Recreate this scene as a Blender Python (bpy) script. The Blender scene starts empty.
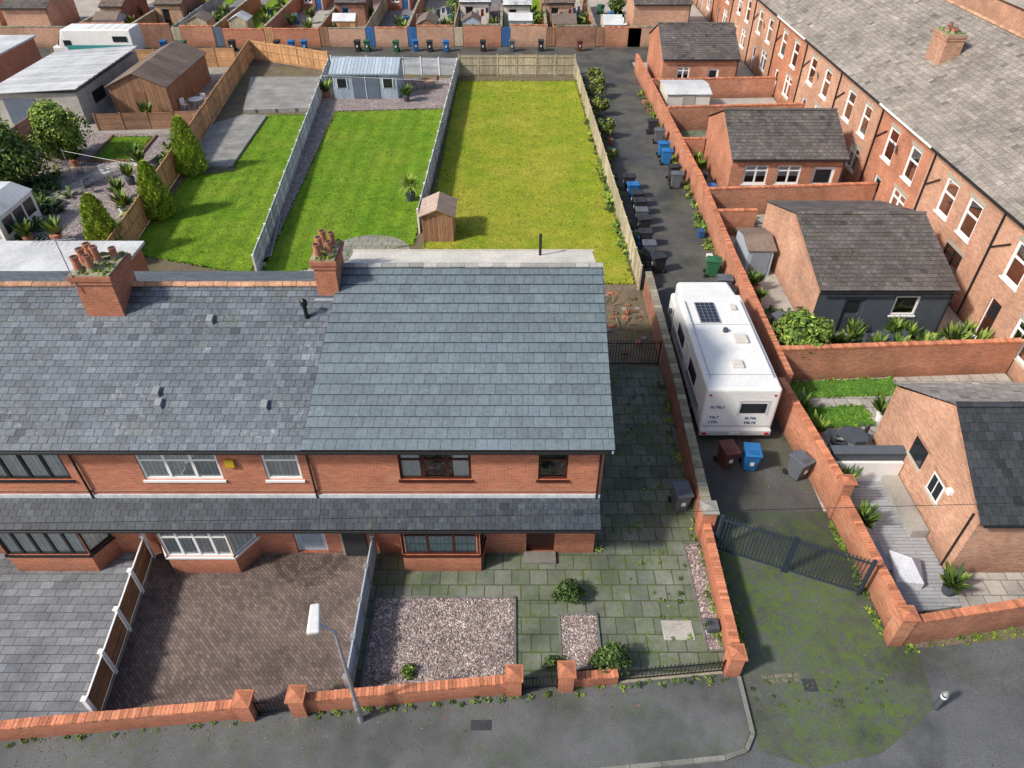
import bpy, bmesh, math, random
from mathutils import Vector, Matrix
random.seed(7)
R=random.random
def U(a,b): return a+(b-a)*random.random()
scene=bpy.context.scene
# ------------------------------------------------------------ materials
def mix(nt,f,a,b,bt='MIX'):
    n=nt.nodes.new('ShaderNodeMix'); n.data_type='RGBA'; n.blend_type=bt; n.clamp_factor=True
    for sock,val in ((n.inputs[0],f),(n.inputs[6],a),(n.inputs[7],b)):
        if isinstance(val,bpy.types.NodeSocket): nt.links.new(val,sock)
        elif isinstance(val,(int,float)) : sock.default_value=val
        else: sock.default_value=(val[0],val[1],val[2],1)
    return n.outputs[2]
def noise(nt,vec,scale,detail=4,rough=.6):
    n=nt.nodes.new('ShaderNodeTexNoise'); n.inputs['Scale'].default_value=scale
    n.inputs['Detail'].default_value=detail; n.inputs['Roughness'].default_value=rough
    nt.links.new(vec,n.inputs['Vector']); return n.outputs['Fac']
def rng(nt,v,a,b,c=0,d=1):
    n=nt.nodes.new('ShaderNodeMapRange'); nt.links.new(v,n.inputs[0])
    n.inputs[1].default_value=a;n.inputs[2].default_value=b;n.inputs[3].default_value=c;n.inputs[4].default_value=d
    return n.outputs[0]
def mth(nt,op,a,b=0):
    n=nt.nodes.new('ShaderNodeMath'); n.operation=op
    for i,v in enumerate((a,b)):
        if isinstance(v,bpy.types.NodeSocket): nt.links.new(v,n.inputs[i])
        else: n.inputs[i].default_value=v
    return n.outputs[0]
def sc(c,k): return tuple(min(1,x*k) for x in c)
def start(name):
    m=bpy.data.materials.new(name); m.use_nodes=True; nt=m.node_tree
    b=nt.nodes['Principled BSDF']; g=nt.nodes.new('ShaderNodeNewGeometry')
    return m,nt,b,g.outputs['Position']
def vscale(nt,c,k):
    mm=nt.nodes.new('ShaderNodeVectorMath'); mm.operation='SCALE'; nt.links.new(c,mm.inputs[0]); nt.links.new(k,mm.inputs['Scale']); return mm.outputs[0]
def finish(nt,b,col,pos,rough,spec,bump,bh,metal=0,tint=True):
    a=nt.nodes.new('ShaderNodeAttribute'); a.attribute_name='tint'
    col=vscale(nt,col,a.outputs['Fac'])
    nt.links.new(col,b.inputs['Base Color'])
    b.inputs['Roughness'].default_value=rough; b.inputs['Specular IOR Level'].default_value=spec
    b.inputs['Metallic'].default_value=metal
    if bump is not None and bh>0:
        bn=nt.nodes.new('ShaderNodeBump'); bn.inputs['Strength'].default_value=1; bn.inputs['Distance'].default_value=bh
        nt.links.new(bump,bn.inputs['Height']); nt.links.new(bn.outputs[0],b.inputs['Normal'])
def addmoss(nt,pos,col,moss,mcol,msc):
    f1=noise(nt,pos,msc,6,.75); f=rng(nt,f1,.62-moss*.3,.78-moss*.25)
    f2=noise(nt,pos,msc*9,4,.75); f=mth(nt,'MULTIPLY',f,rng(nt,f2,.38,.62,0,.85))
    return mix(nt,f,col,mcol)
def M(name,col,rough=.8,var=.18,scale=2.5,fine=30,fvar=.2,bump=0.0,metal=0,moss=0,mcol=(.10,.13,.02),msc=.8,spec=.3,wet=0,lich=0,lcol=(.45,.45,.40)):
    m,nt,b,p=start(name)
    f=rng(nt,noise(nt,p,scale,6,.7),.3,.7)
    c=mix(nt,f,sc(col,1-var),sc(col,1+var))
    g=noise(nt,p,fine,2); k=rng(nt,g,.3,.7,1-fvar,1+fvar)
    c=vscale(nt,c,k)
    if moss: c=addmoss(nt,p,c,moss,mcol,msc)
    if lich:
        lf=mth(nt,'MULTIPLY',rng(nt,noise(nt,p,5.5,5,.85),.55,.66),rng(nt,noise(nt,p,.45,4,.65),.42,.60))
        c=mix(nt,mth(nt,'MULTIPLY',lf,lich),c,lcol)
    if wet:
        wf=rng(nt,noise(nt,p,.28,5,.65),.48,.62)
        c=mix(nt,mth(nt,'MULTIPLY',wf,wet),c,sc(col,.45))
    finish(nt,b,c,p,rough,spec,g,bump,metal)
    if wet: nt.links.new(rng(nt,wf,0,1,rough,rough-.35),b.inputs['Roughness'])
    return m
def BR(name,c1,c2,mortar,w=.225,h=.075,ms=.01,floor=False,rough=.85,bump=.01,moss=0,mcol=(.08,.11,.02),msc=.8,stain=.3,off=.5,spec=.25,rot=0,stsc=.7,fine=0.15,base=0):
    m,nt,b,p=start(name)
    s=nt.nodes.new('ShaderNodeSeparateXYZ'); nt.links.new(p,s.inputs[0])
    cb=nt.nodes.new('ShaderNodeCombineXYZ')
    if floor:
        nt.links.new(s.outputs[0],cb.inputs[0]); nt.links.new(s.outputs[1],cb.inputs[1])
    else:
        nt.links.new(mth(nt,'ADD',s.outputs[0],s.outputs[1]),cb.inputs[0]); nt.links.new(s.outputs[2],cb.inputs[1])
    vec=cb.outputs[0]
    if rot:
        mp=nt.nodes.new('ShaderNodeMapping'); mp.inputs['Rotation'].default_value=(0,0,rot); nt.links.new(vec,mp.inputs[0]); vec=mp.outputs[0]
    t=nt.nodes.new('ShaderNodeTexBrick'); nt.links.new(vec,t.inputs['Vector'])
    t.inputs['Scale'].default_value=1; t.inputs['Brick Width'].default_value=w; t.inputs['Row Height'].default_value=h
    t.inputs['Mortar Size'].default_value=ms; t.inputs['Mortar Smooth'].default_value=.3; t.inputs['Bias'].default_value=0
    t.inputs['Color1'].default_value=(*c1,1); t.inputs['Color2'].default_value=(*c2,1); t.inputs['Mortar'].default_value=(*mortar,1); t.offset=off
    c=t.outputs['Color']
    f=rng(nt,noise(nt,p,stsc,6,.7),.3,.7,1-stain,1+stain*.6)
    k=mth(nt,'MULTIPLY',f,rng(nt,noise(nt,p,25,2),.3,.7,1-fine,1+fine))
    c=vscale(nt,c,k)
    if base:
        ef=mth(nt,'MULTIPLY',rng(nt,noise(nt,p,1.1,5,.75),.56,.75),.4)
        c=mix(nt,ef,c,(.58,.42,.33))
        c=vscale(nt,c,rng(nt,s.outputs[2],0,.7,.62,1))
    if moss: c=addmoss(nt,p,c,moss,mcol,msc)
    inv=mth(nt,'SUBTRACT',1,t.outputs['Fac'])
    finish(nt,b,c,p,rough,spec,inv,bump); return m
def gravelmat(name,cols,scale=22,bump=.03):
    m,nt,b,p=start(name)
    v=nt.nodes.new('ShaderNodeTexVoronoi'); v.inputs['Scale'].default_value=scale; nt.links.new(p,v.inputs['Vector'])
    r=nt.nodes.new('ShaderNodeValToRGB'); sp=nt.nodes.new('ShaderNodeSeparateXYZ'); nt.links.new(v.outputs['Color'],sp.inputs[0]); nt.links.new(sp.outputs[0],r.inputs[0])
    r.color_ramp.interpolation='CONSTANT'
    els=r.color_ramp.elements
    els[0].color=(*cols[0],1); els[1].position=1/len(cols); els[1].color=(*cols[1],1)
    for i in range(2,len(cols)):
        e=els.new(i/len(cols)); e.color=(*cols[i],1)
    c=vscale(nt,r.outputs[0],rng(nt,noise(nt,p,1.2,5,.7),.3,.7,.7,1.2))
    c=addmoss(nt,p,c,.12,(.12,.13,.05),.7)
    inv=mth(nt,'SUBTRACT',1,v.outputs['Distance'])
    finish(nt,b,c,p,.8,.3,inv,bump); return m
def grassmat(name,c1,c2,c3,patch=.35,c4=None,stripe=0):
    m,nt,b,p=start(name)
    a=noise(nt,p,patch,6,.75); c=mix(nt,rng(nt,a,.4,.6),c1,c2)
    d=noise(nt,p,1.3,6,.85); c=mix(nt,rng(nt,d,.48,.66,0,.85),c,c3)
    if c4: e=noise(nt,p,.16,5,.75); c=mix(nt,rng(nt,e,.47,.62,0,.75),c,c4)
    g=noise(nt,p,7,5,.9); k=rng(nt,g,.3,.7,.55,1.4)
    h=noise(nt,p,.9,4,.8); k=mth(nt,'MULTIPLY',k,rng(nt,h,.3,.7,.82,1.18))
    if stripe:
        s=nt.nodes.new('ShaderNodeSeparateXYZ'); nt.links.new(p,s.inputs[0])
        ph=mth(nt,'ADD',mth(nt,'MULTIPLY',s.outputs[0],5.2),mth(nt,'MULTIPLY',noise(nt,p,.5,2),3))
        k=mth(nt,'MULTIPLY',k,rng(nt,mth(nt,'SINE',ph),-1,1,1-stripe,1+stripe))
    finish(nt,b,vscale(nt,c,k),p,.9,.1,g,.06); return m
def glassmat():
    m,nt,b,p=start('window_glass')
    tr=nt.nodes.new('ShaderNodeBsdfTransparent'); tr.inputs[0].default_value=(.95,.98,.98,1)
    gl=nt.nodes.new('ShaderNodeBsdfGlossy'); gl.inputs['Roughness'].default_value=.03
    fr=nt.nodes.new('ShaderNodeFresnel'); fr.inputs[0].default_value=1.6
    f=mth(nt,'ADD',fr.outputs[0],.12)
    mx=nt.nodes.new('ShaderNodeMixShader'); nt.links.new(f,mx.inputs[0]); nt.links.new(tr.outputs[0],mx.inputs[1]); nt.links.new(gl.outputs[0],mx.inputs[2])
    nt.links.new(mx.outputs[0],nt.nodes['Material Output'].inputs[0]); return m
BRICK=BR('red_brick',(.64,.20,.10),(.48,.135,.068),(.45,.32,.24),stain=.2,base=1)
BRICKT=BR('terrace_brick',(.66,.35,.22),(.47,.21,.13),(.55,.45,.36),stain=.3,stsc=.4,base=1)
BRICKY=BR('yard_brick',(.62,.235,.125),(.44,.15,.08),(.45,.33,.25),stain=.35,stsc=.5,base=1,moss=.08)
BRICKD=BR('old_brick',(.42,.17,.10),(.28,.105,.07),(.30,.25,.2),stain=.4,moss=.3)
COPE=M('brick_coping',(.58,.22,.12),.85,.25,1.5,25,.25,.01,moss=.28,msc=1.5,lich=.3)
COPEG=M('stone_coping',(.32,.29,.22),.9,.2,1.5,25,.25,.01,moss=.5,msc=1.2,lich=.4)
SLATE=M('old_slate',(.122,.142,.168),.5,.28,.4,18,.22,.006,moss=.2,mcol=(.12,.13,.05),msc=.55,spec=.5,lich=.6)
SLATEC=M('canopy_slate',(.042,.052,.068),.6,.3,.8,18,.25,.006,moss=.22,mcol=(.08,.10,.04),msc=.8,spec=.35,lich=.2)
SLATEB=M('slate_backing',(.03,.03,.034),.8)
TILE=M('concrete_roof_tile',(.135,.172,.195),.6,.14,.4,9,.16,.004,moss=.05,msc=.8,spec=.4,lich=.3,lcol=(.33,.36,.37))
SLATET=M('terrace_slate',(.28,.248,.218),.7,.26,.3,10,.25,.008,moss=.2,mcol=(.26,.20,.11),msc=.5,lich=.5)
SLATEO=M('outhouse_slate',(.12,.105,.10),.6,.3,.6,12,.25,.008,moss=.3,mcol=(.14,.14,.05),msc=.8,lich=.45)
SLATEL=M('sky_sheen_slate',(.32,.295,.27),.65,.2,.6,12,.2,.008,moss=.15,lich=.5)  # light grey slate with the sky's reflection put into the colour
DTILE=M('dark_roof_tile',(.045,.05,.055),.6,.2,1,12,.2,.006)
TERRA=M('terracotta',(.46,.19,.115),.75,.25,3,20,.2,.004,lich=.3)
RIDGE=M('ridge_tile',(.48,.27,.17),.8,.3,2,20,.25,.006,moss=.2)
RIDGEG=M('grey_ridge_tile',(.36,.36,.35),.7,.15)
WHITE=M('white_upvc',(.82,.82,.81),.35,.05,2,30,.03)
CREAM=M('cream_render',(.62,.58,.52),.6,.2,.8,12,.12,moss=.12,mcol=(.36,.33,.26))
MAHOG=M('mahogany_frame',(.06,.02,.014),.4,.15)
BLACKF=M('black_frame',(.02,.02,.022),.4,.1)
LEAD=M('lead_flashing',(.36,.38,.4),.5,.2,3)
GUT=M('gutter_black',(.018,.018,.02),.4,.1)
GLASS=glassmat()
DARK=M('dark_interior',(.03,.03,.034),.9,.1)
CURT=M('net_curtain',(.86,.86,.84),.9,.12,6,30,.08)
CURTB=M('blue_blind',(.5,.66,.70),.9,.15,3)
STONE=M('stone_lintel',(.5,.45,.38),.8,.15)
WOODT=M('tan_fence_wood',(.52,.29,.14),.8,.22,1.2,18,.22,.004,lich=.15)
WOODG=M('grey_fence_paint',(.42,.44,.47),.7,.18,1.2,18,.18,.003,moss=.1)
WOODW=M('weathered_fence_wood',(.48,.41,.29),.85,.22,1,16,.25,.004,moss=.3,mcol=(.22,.22,.1))
WOODB=M('brown_shed_wood',(.30,.165,.10),.8,.2,1.5,18,.2,.004)
WOODD=M('dark_fence_wood',(.20,.105,.06),.8,.25,1.5,18,.2,.004)
FELT=M('roof_felt',(.18,.135,.11),.9,.25,1,20,.2,.006,lich=.4)
SHEDG=M('blue_grey_shed',(.38,.45,.52),.6,.1)
SHEDD=M('dark_shed_door',(.12,.15,.20),.6,.1)
PALE=M('pale_sheet_roof',(.54,.55,.56),.6,.28,.4,12,.15,.01,moss=.12)
CONC=M('concrete',(.38,.36,.33),.85,.25,.6,20,.2,.005,moss=.25)
ASPH=M('road_asphalt',(.115,.12,.125),.8,.22,.35,30,.3,.01,moss=.15,mcol=(.06,.085,.02),msc=.5,wet=.65)
ASPHM=M('mossy_asphalt',(.088,.092,.086),.8,.3,.4,30,.35,.01,moss=.95,mcol=(.09,.15,.02),msc=.34,wet=.5)
FOOT=M('footway_asphalt',(.115,.12,.122),.8,.28,.5,30,.3,.01,moss=.45,mcol=(.08,.12,.03),msc=.55,wet=.55)
ALLEY=M('alley_asphalt',(.095,.093,.09),.75,.3,.5,25,.35,.012,moss=.5,mcol=(.085,.11,.03),msc=.6,wet=.7)
SOIL=M('soil',(.16,.125,.09),.95,.3,.8,14,.4,.03,moss=.6,mcol=(.12,.15,.03),msc=.6)
KERB=M('kerb_stone',(.20,.20,.18),.85,.25,2,20,.2,.005,moss=.4)
FLAG=BR('mossy_flagstone',(.21,.22,.185),(.135,.155,.13),(.075,.095,.035),.62,.62,.022,True,.8,.01,moss=.72,mcol=(.095,.145,.035),msc=.6,stain=.5,off=.5,stsc=.5)
FLAGL=BR('pale_flagstone',(.46,.43,.39),(.36,.34,.31),(.2,.2,.17),.6,.6,.02,True,.8,.008,stain=.3,moss=.1)
GREYP=BR('grey_paving',(.245,.26,.28),(.17,.182,.205),(.09,.09,.09),.45,.3,.012,True,.75,.006,stain=.4,moss=.1)
BLOCK=BR('block_paving',(.24,.175,.15),(.135,.103,.094),(.07,.062,.058),.2,.1,.008,True,.8,.005,stain=.45,moss=.2,rot=math.radians(45),stsc=.5)
PATIO=BR('grey_patio',(.38,.39,.41),(.34,.35,.37),(.2,.2,.21),1.2,.15,.012,True,.7,.004,stain=.25)
DECK=BR('weathered_decking',(.37,.36,.34),(.29,.28,.27),(.10,.10,.09),3.6,.15,.015,True,.8,.006,stain=.35,moss=.2)
GRAV=gravelmat('pink_gravel',[(.38,.29,.27),(.24,.18,.17),(.52,.45,.42),(.30,.25,.24),(.16,.13,.13)])
GRAV2=gravelmat('purple_gravel',[(.32,.26,.25),(.23,.185,.18),(.42,.36,.35),(.17,.14,.135)],14)
LAWN1=grassmat('lawn_green',(.12,.25,.016),(.18,.30,.022),(.085,.17,.016),.4,(.21,.29,.03),.10)
LAWN2=grassmat('lawn_yellow',(.20,.30,.016),(.32,.34,.03),(.26,.25,.045),.3,(.38,.355,.05))
FAKEG=grassmat('artificial_grass',(.09,.22,.04),(.10,.24,.04),(.08,.19,.03))
BLADE=M('grass_blade',(.14,.25,.02),.8,.3,1)
BLADEY=M('grass_blade_dry',(.27,.31,.035),.8,.3,1)
LEAF=M('leaf_green',(.10,.17,.03),.6,.3,1.5)
LEAFY=M('leaf_lime',(.22,.30,.045),.6,.3,1.5)
LEAFC=M('leaf_conifer',(.36,.47,.06),.7,.25,1.5)
LEAFD=M('leaf_dark',(.05,.09,.028),.6,.3,1.5)
BARK=M('bark',(.12,.08,.05),.9,.3,5,30,.3,.01)
VANW=M('white_vehicle_paint',(.78,.78,.76),.35,.08,.8,6,.05,moss=.06,mcol=(.5,.5,.42),msc=1.5)
TEAL=M('teal_stripe',(.06,.3,.3),.4,.1)
RUBB=M('rubber',(.02,.02,.02),.8,.1)
PANEL=M('solar_panel',(.03,.035,.055),.2,.1)
VGLASS=M('vehicle_glass',(.02,.025,.03),.08,.05,spec=.6)
METAL=M('galvanised',(.5,.51,.52),.4,.1,metal=.6)
GATEB=M('blue_grey_metal',(.03,.042,.06),.5,.1)
IRON=M('black_iron',(.02,.02,.02),.5,.1)
DGREY=M('charcoal_paint',(.065,.078,.095),.7,.15)
BINS={k:M('bin_'+k,c,.5,.1,spec=.35) for k,c in dict(black=(.035,.035,.04),blue=(.025,.15,.38),green=(.03,.13,.06),brown=(.14,.06,.04),grey=(.11,.12,.14),maroon=(.10,.035,.03)).items()}
REDL=M('red_lens',(.5,.02,.02),.3)
LENS=M('lamp_lens',(.7,.7,.66),.25)
BLUE=M('blue_paint',(.05,.15,.36),.5)
RED=M('red_paint',(.4,.04,.03),.5)
YEL=M('yellow_plastic',(.6,.42,.04),.5)
LOGO=M('vehicle_lettering',(.08,.12,.22),.5)
CLOTHC=M('grey_cover',(.60,.62,.67),.8,.12,3)
# ------------------------------------------------------------ mesh builder
class MB:
    def __init__(s): s.v=[];s.f=[];s.m=[];s.t=[]
    def face(s,pts,mat,t=1.0):
        i=len(s.v); s.v.extend([tuple(p) for p in pts]); s.f.append(tuple(range(i,i+len(pts)))); s.m.append(mat); s.t.append(t)
    def hexa(s,p,mat,t=1.0):
        i=len(s.v); s.v.extend([tuple(q) for q in p])
        for f in ((3,2,1,0),(4,5,6,7),(0,1,5,4),(1,2,6,5),(2,3,7,6),(3,0,4,7)):
            s.f.append(tuple(i+k for k in f)); s.m.append(mat); s.t.append(t)
    def box(s,x0,x1,y0,y1,z0,z1,mat,t=1.0):
        s.hexa([(x0,y0,z0),(x1,y0,z0),(x1,y1,z0),(x0,y1,z0),(x0,y0,z1),(x1,y0,z1),(x1,y1,z1),(x0,y1,z1)],mat,t)
    def obox(s,p,q,w,z0,z1,mat,t=1.0,z0b=None,z1b=None):
        d=Vector((q[0]-p[0],q[1]-p[1])); L=d.length
        if L<1e-6: return
        n=Vector((-d.y,d.x))/L*w/2
        zb0=z0 if z0b is None else z0b; zb1=z1 if z1b is None else z1b
        s.hexa([(p[0]-n.x,p[1]-n.y,z0),(q[0]-n.x,q[1]-n.y,zb0),(q[0]+n.x,q[1]+n.y,zb0),(p[0]+n.x,p[1]+n.y,z0),
                (p[0]-n.x,p[1]-n.y,z1),(q[0]-n.x,q[1]-n.y,zb1),(q[0]+n.x,q[1]+n.y,zb1),(p[0]+n.x,p[1]+n.y,z1)],mat,t)
    def prism(s,poly,z0,z1,mat,top=None,t=1.0):
        n=len(poly)
        s.face([(x,y,z1) for x,y in poly],top or mat,t)
        for i in range(n):
            a=poly[i];b=poly[(i+1)%n]; s.face([(a[0],a[1],z0),(b[0],b[1],z0),(b[0],b[1],z1),(a[0],a[1],z1)],mat,t)
    def profx(s,prof,x0,x1,mat,t=1.0):
        n=len(prof)
        s.face([(x0,y,z) for y,z in prof],mat,t); s.face([(x1,y,z) for y,z in prof],mat,t)
        for i in range(n):
            a=prof[i];b=prof[(i+1)%n]; s.face([(x0,*a),(x1,*a),(x1,*b),(x0,*b)],mat,t)
    def profy(s,prof,y0,y1,mat,t=1.0):
        n=len(prof)
        s.face([(x,y0,z) for x,z in prof],mat,t); s.face([(x,y1,z) for x,z in prof],mat,t)
        for i in range(n):
            a=prof[i];b=prof[(i+1)%n]; s.face([(a[0],y0,a[1]),(a[0],y1,a[1]),(b[0],y1,b[1]),(b[0],y0,b[1])],mat,t)
    def tube(s,p,q,r0,mat,r1=None,n=8,t=1.0,caps=True):
        p=Vector(p);q=Vector(q); r1=r0 if r1 is None else r1
        d=(q-p).normalized(); a=d.orthogonal().normalized(); b=d.cross(a)
        A=[p+(a*math.cos(k*2*math.pi/n)+b*math.sin(k*2*math.pi/n))*r0 for k in range(n)]
        B=[q+(a*math.cos(k*2*math.pi/n)+b*math.sin(k*2*math.pi/n))*r1 for k in range(n)]
        for k in range(n): s.face([A[k],A[(k+1)%n],B[(k+1)%n],B[k]],mat,t)
        if caps: s.face(A,mat,t); s.face(B,mat,t)
    def bev(s,x0,x1,y0,y1,z0,z1,r,mat,seg=3,t=1.0,taper=None):
        bm=bmesh.new(); bmesh.ops.create_cube(bm,size=1)
        for v in bm.verts:
            v.co=Vector((x0+(v.co.x+.5)*(x1-x0),y0+(v.co.y+.5)*(y1-y0),z0+(v.co.z+.5)*(z1-z0)))
            if taper: v.co=taper(v.co)
        bmesh.ops.bevel(bm,geom=list(bm.edges),offset=r,segments=seg,affect='EDGES',profile=.5)
        i=len(s.v); bm.verts.index_update()
        s.v.extend([tuple(v.co) for v in bm.verts])
        for f in bm.faces: s.f.append(tuple(i+v.index for v in f.verts)); s.m.append(mat); s.t.append(t)
        bm.free()
    def build(s,name,parent=None,loc=None,rot=0):
        me=bpy.data.meshes.new(name)
        if loc is None:
            xs=[v[0] for v in s.v];ys=[v[1] for v in s.v];zs=[v[2] for v in s.v]
            c=Vector(((min(xs)+max(xs))/2,(min(ys)+max(ys))/2,min(zs)))
            vv=[(v[0]-c.x,v[1]-c.y,v[2]-c.z) for v in s.v]; loc=c
        else: vv=s.v
        me.from_pydata(vv,[],s.f)
        mats=[];idx={}
        for m in s.m:
            if m.name not in idx: idx[m.name]=len(mats); mats.append(m)
        for m in mats: me.materials.append(m)
        me.polygons.foreach_set('material_index',[idx[m.name] for m in s.m])
        a=me.attributes.new('tint','FLOAT','FACE'); a.data.foreach_set('value',s.t)
        me.update()
        o=bpy.data.objects.new(name,me); scene.collection.objects.link(o)
        o.location=loc; o.rotation_euler=(0,0,rot)
        if parent: 
            o.parent=parent; o.matrix_parent_inverse=Matrix.Translation(-parent.location)
        return o
def empty(name,loc):
    e=bpy.data.objects.new(name,None); e.location=loc; e.empty_display_size=.5; scene.collection.objects.link(e); return e
# ------------------------------------------------------------ parts
class Face:
    def __init__(s,o,d,n): s.o=o;s.d=d;s.n=n
    def p(s,a,z,dep=0): return (s.o[0]+s.d[0]*a-s.n[0]*dep, s.o[1]+s.d[1]*a-s.n[1]*dep, z)
    def box(s,mb,a0,a1,z0,z1,d0,d1,mat,t=1.0):
        mb.hexa([s.p(a0,z0,d0),s.p(a1,z0,d0),s.p(a1,z0,d1),s.p(a0,z0,d1),s.p(a0,z1,d0),s.p(a1,z1,d0),s.p(a1,z1,d1),s.p(a0,z1,d1)],mat,t)
    def quad(s,mb,a0,a1,z0,z1,dep,mat,t=1.0):
        mb.face([s.p(a0,z0,dep),s.p(a1,z0,dep),s.p(a1,z1,dep),s.p(a0,z1,dep)],mat,t)
def wall_open(mb,F,a0,a1,z0,z1,ops,mat,rev=.14):
    xs=sorted(set([a0,a1]+[o[0] for o in ops]+[o[1] for o in ops])); zs=sorted(set([z0,z1]+[o[2] for o in ops]+[o[3] for o in ops]))
    for i in range(len(xs)-1):
        for j in range(len(zs)-1):
            cx=(xs[i]+xs[i+1])/2;cz=(zs[j]+zs[j+1])/2
            if any(o[0]<cx<o[1] and o[2]<cz<o[3] for o in ops): continue
            F.quad(mb,xs[i],xs[i+1],zs[j],zs[j+1],0,mat)
    for o in ops:
        s0,s1,b0,b1=o
        mb.face([F.p(s0,b0,0),F.p(s0,b1,0),F.p(s0,b1,rev),F.p(s0,b0,rev)],mat)
        mb.face([F.p(s1,b0,0),F.p(s1,b1,0),F.p(s1,b1,rev),F.p(s1,b0,rev)],mat)
        mb.face([F.p(s0,b0,0),F.p(s1,b0,0),F.p(s1,b0,rev),F.p(s0,b0,rev)],mat)
        mb.face([F.p(s0,b1,0),F.p(s1,b1,0),F.p(s1,b1,rev),F.p(s0,b1,rev)],mat)
def window(mb,F,s0,s1,z0,z1,fr,cols=2,tr=.3,inset=.04,fw=.06,cur=CURT,mode='side',sill=True,sillmat=None):
    f=F.box
    f(mb,s0,s0+fw,z0,z1,inset,inset+.07,fr); f(mb,s1-fw,s1,z0,z1,inset,inset+.07,fr)
    f(mb,s0+fw,s1-fw,z0,z0+fw,inset,inset+.07,fr); f(mb,s0+fw,s1-fw,z1-fw,z1,inset,inset+.07,fr)
    for k in range(1,cols):
        c=s0+(s1-s0)*k/cols; f(mb,c-fw*.6,c+fw*.6,z0+fw,z1-fw,inset+.003,inset+.067,fr)
    if tr:
        zt=z1-tr*(z1-z0)
        for k in range(cols):
            a=s0+(s1-s0)*k/cols+fw*.6; b=s0+(s1-s0)*(k+1)/cols-fw*.6
            f(mb,a,b,zt-fw*.4,zt+fw*.4,inset+.006,inset+.06,fr)
    F.quad(mb,s0+.01,s1-.01,z0+.01,z1-.01,inset+.04,GLASS)
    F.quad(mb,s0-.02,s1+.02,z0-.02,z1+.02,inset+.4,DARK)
    w=s1-s0; cd=inset+.062
    if mode=='side':
        F.quad(mb,s0,s0+w*U(.18,.3),z0,z1,cd,cur); F.quad(mb,s1-w*U(.18,.3),s1,z0,z1,cd,cur)
    elif mode=='full': 
        n=max(3,int(w/.14))
        for k in range(n): F.quad(mb,s0+w*k/n,s0+w*(k+.93)/n,z0,z1,cd,cur,U(.85,1.05))
    elif mode=='half': F.quad(mb,s0,s1,z0+(z1-z0)*.4,z1,cd,cur)
    if sill: f(mb,s0-.06,s1+.06,z0-.08,z0-.002,-.06,inset+.05,sillmat or fr)
def door(mb,F,s0,s1,z0,z1,mat,fr,glazed=True,inset=.1):
    f=F.box
    f(mb,s0,s0+.06,z0,z1,inset,inset+.08,fr); f(mb,s1-.06,s1,z0,z1,inset,inset+.08,fr); f(mb,s0+.06,s1-.06,z1-.06,z1,inset,inset+.08,fr)
    f(mb,s0+.06,s1-.06,z0,z1-.06,inset+.02,inset+.06,mat)
    if glazed:
        f(mb,s0+.2,s1-.2,z0+(z1-z0)*.55,z1-.22,inset+.005,inset+.018,VGLASS)
        f(mb,s0+.2,s1-.2,z0+.2,z0+(z1-z0)*.42,inset+.008,inset+.018,mat,.7)
    mb.tube(F.p(s1-.16,z0+1,inset+.0),F.p(s1-.16,z0+1.12,inset+.0),.015,METAL)
def tiled(mb,A,B,C,D,n,w,th,mat,back,jit=.18,gap=.012,stag=True,rot=.004,outl=True,edge_shade=.6):
    A,B,C,D=[Vector(p) for p in (A,B,C,D)]
    nrm=(B-A).cross(D-A).normalized()
    if nrm.z<0: nrm=-nrm
    mb.face([A-nrm*.01,B-nrm*.01,C-nrm*.01,D-nrm*.01],back)
    L=((B-A).length+(C-D).length)/2; m=max(1,int(L/w))
    for j in range(n):
        s0=j/n; s1=min(1,(j+1.12)/n)
        l0=A.lerp(D,s0); r0=B.lerp(C,s0); l1=A.lerp(D,s1); r1=B.lerp(C,s1)
        row=U(.93,1.06)
        off=.5 if (stag and j%2) else 0
        k=-1 if off else 0
        run=1
        while k<m:
            a=max(0,(k+off)/m); b=min(1,(k+1+off)/m); k+=1
            if b-a<.0005: continue
            g=gap/L/2
            hh=nrm*(th+U(0,rot)); h2=nrm*(th+U(0,rot))
            run=.7*run+.3*U(.85,1.15)
            t=row*U(1-jit,1+jit)*run
            q=R()
            if outl:
                if q<.05: t*=U(.55,.85)
                elif q<.07: t*=U(1.15,1.45)
            p0=l0.lerp(r0,a+g)+hh; p1=l0.lerp(r0,b-g)+h2; p2=l1.lerp(r1,b-g)+nrm*.003; p3=l1.lerp(r1,a+g)+nrm*.003
            mb.face([p0,p1,p2,p3],mat,t); mb.face([p0-hh*.95,p1-h2*.95,p1,p0],mat,t*edge_shade)  # front face tinted darker: shadow under each course painted into the tile
def ridge(mb,p,q,r,mat,seg=.45):
    p=Vector(p);q=Vector(q); L=(q-p).length; n=max(1,int(L/seg)); d=(q-p)/L; side=Vector((-d.y,d.x,0)).normalized()
    for k in range(n):
        a=p+d*(L*k/n+.008); b=p+d*(L*(k+1)/n-.008); t=U(.7,1.2); dz=Vector((0,0,U(0,.015)))
        def ring(c,rr): return [c+side*math.cos(x)*rr+Vector((0,0,math.sin(x)*rr*.8))+dz for x in [math.pi*i/6 for i in range(7)]]
        Ra=ring(a,r);Rb=ring(b,r*.97)
        for i in range(6): mb.face([Ra[i],Rb[i],Rb[i+1],Ra[i+1]],mat,t)
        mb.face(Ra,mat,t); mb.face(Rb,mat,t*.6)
def aerial(mb,xx,yy,z,h=1.3):
    mb.tube((xx,yy,z),(xx,yy,z+h),.018,METAL)
    mb.tube((xx-.7,yy,z+h-.1),(xx+.5,yy+.2,z+h-.1),.012,METAL)
    for k in range(8): 
        c=xx-.65+k*.15; mb.tube((c,yy-.22,z+h-.1),(c,yy+.22,z+h-.08),.006,METAL,n=4)
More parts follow.
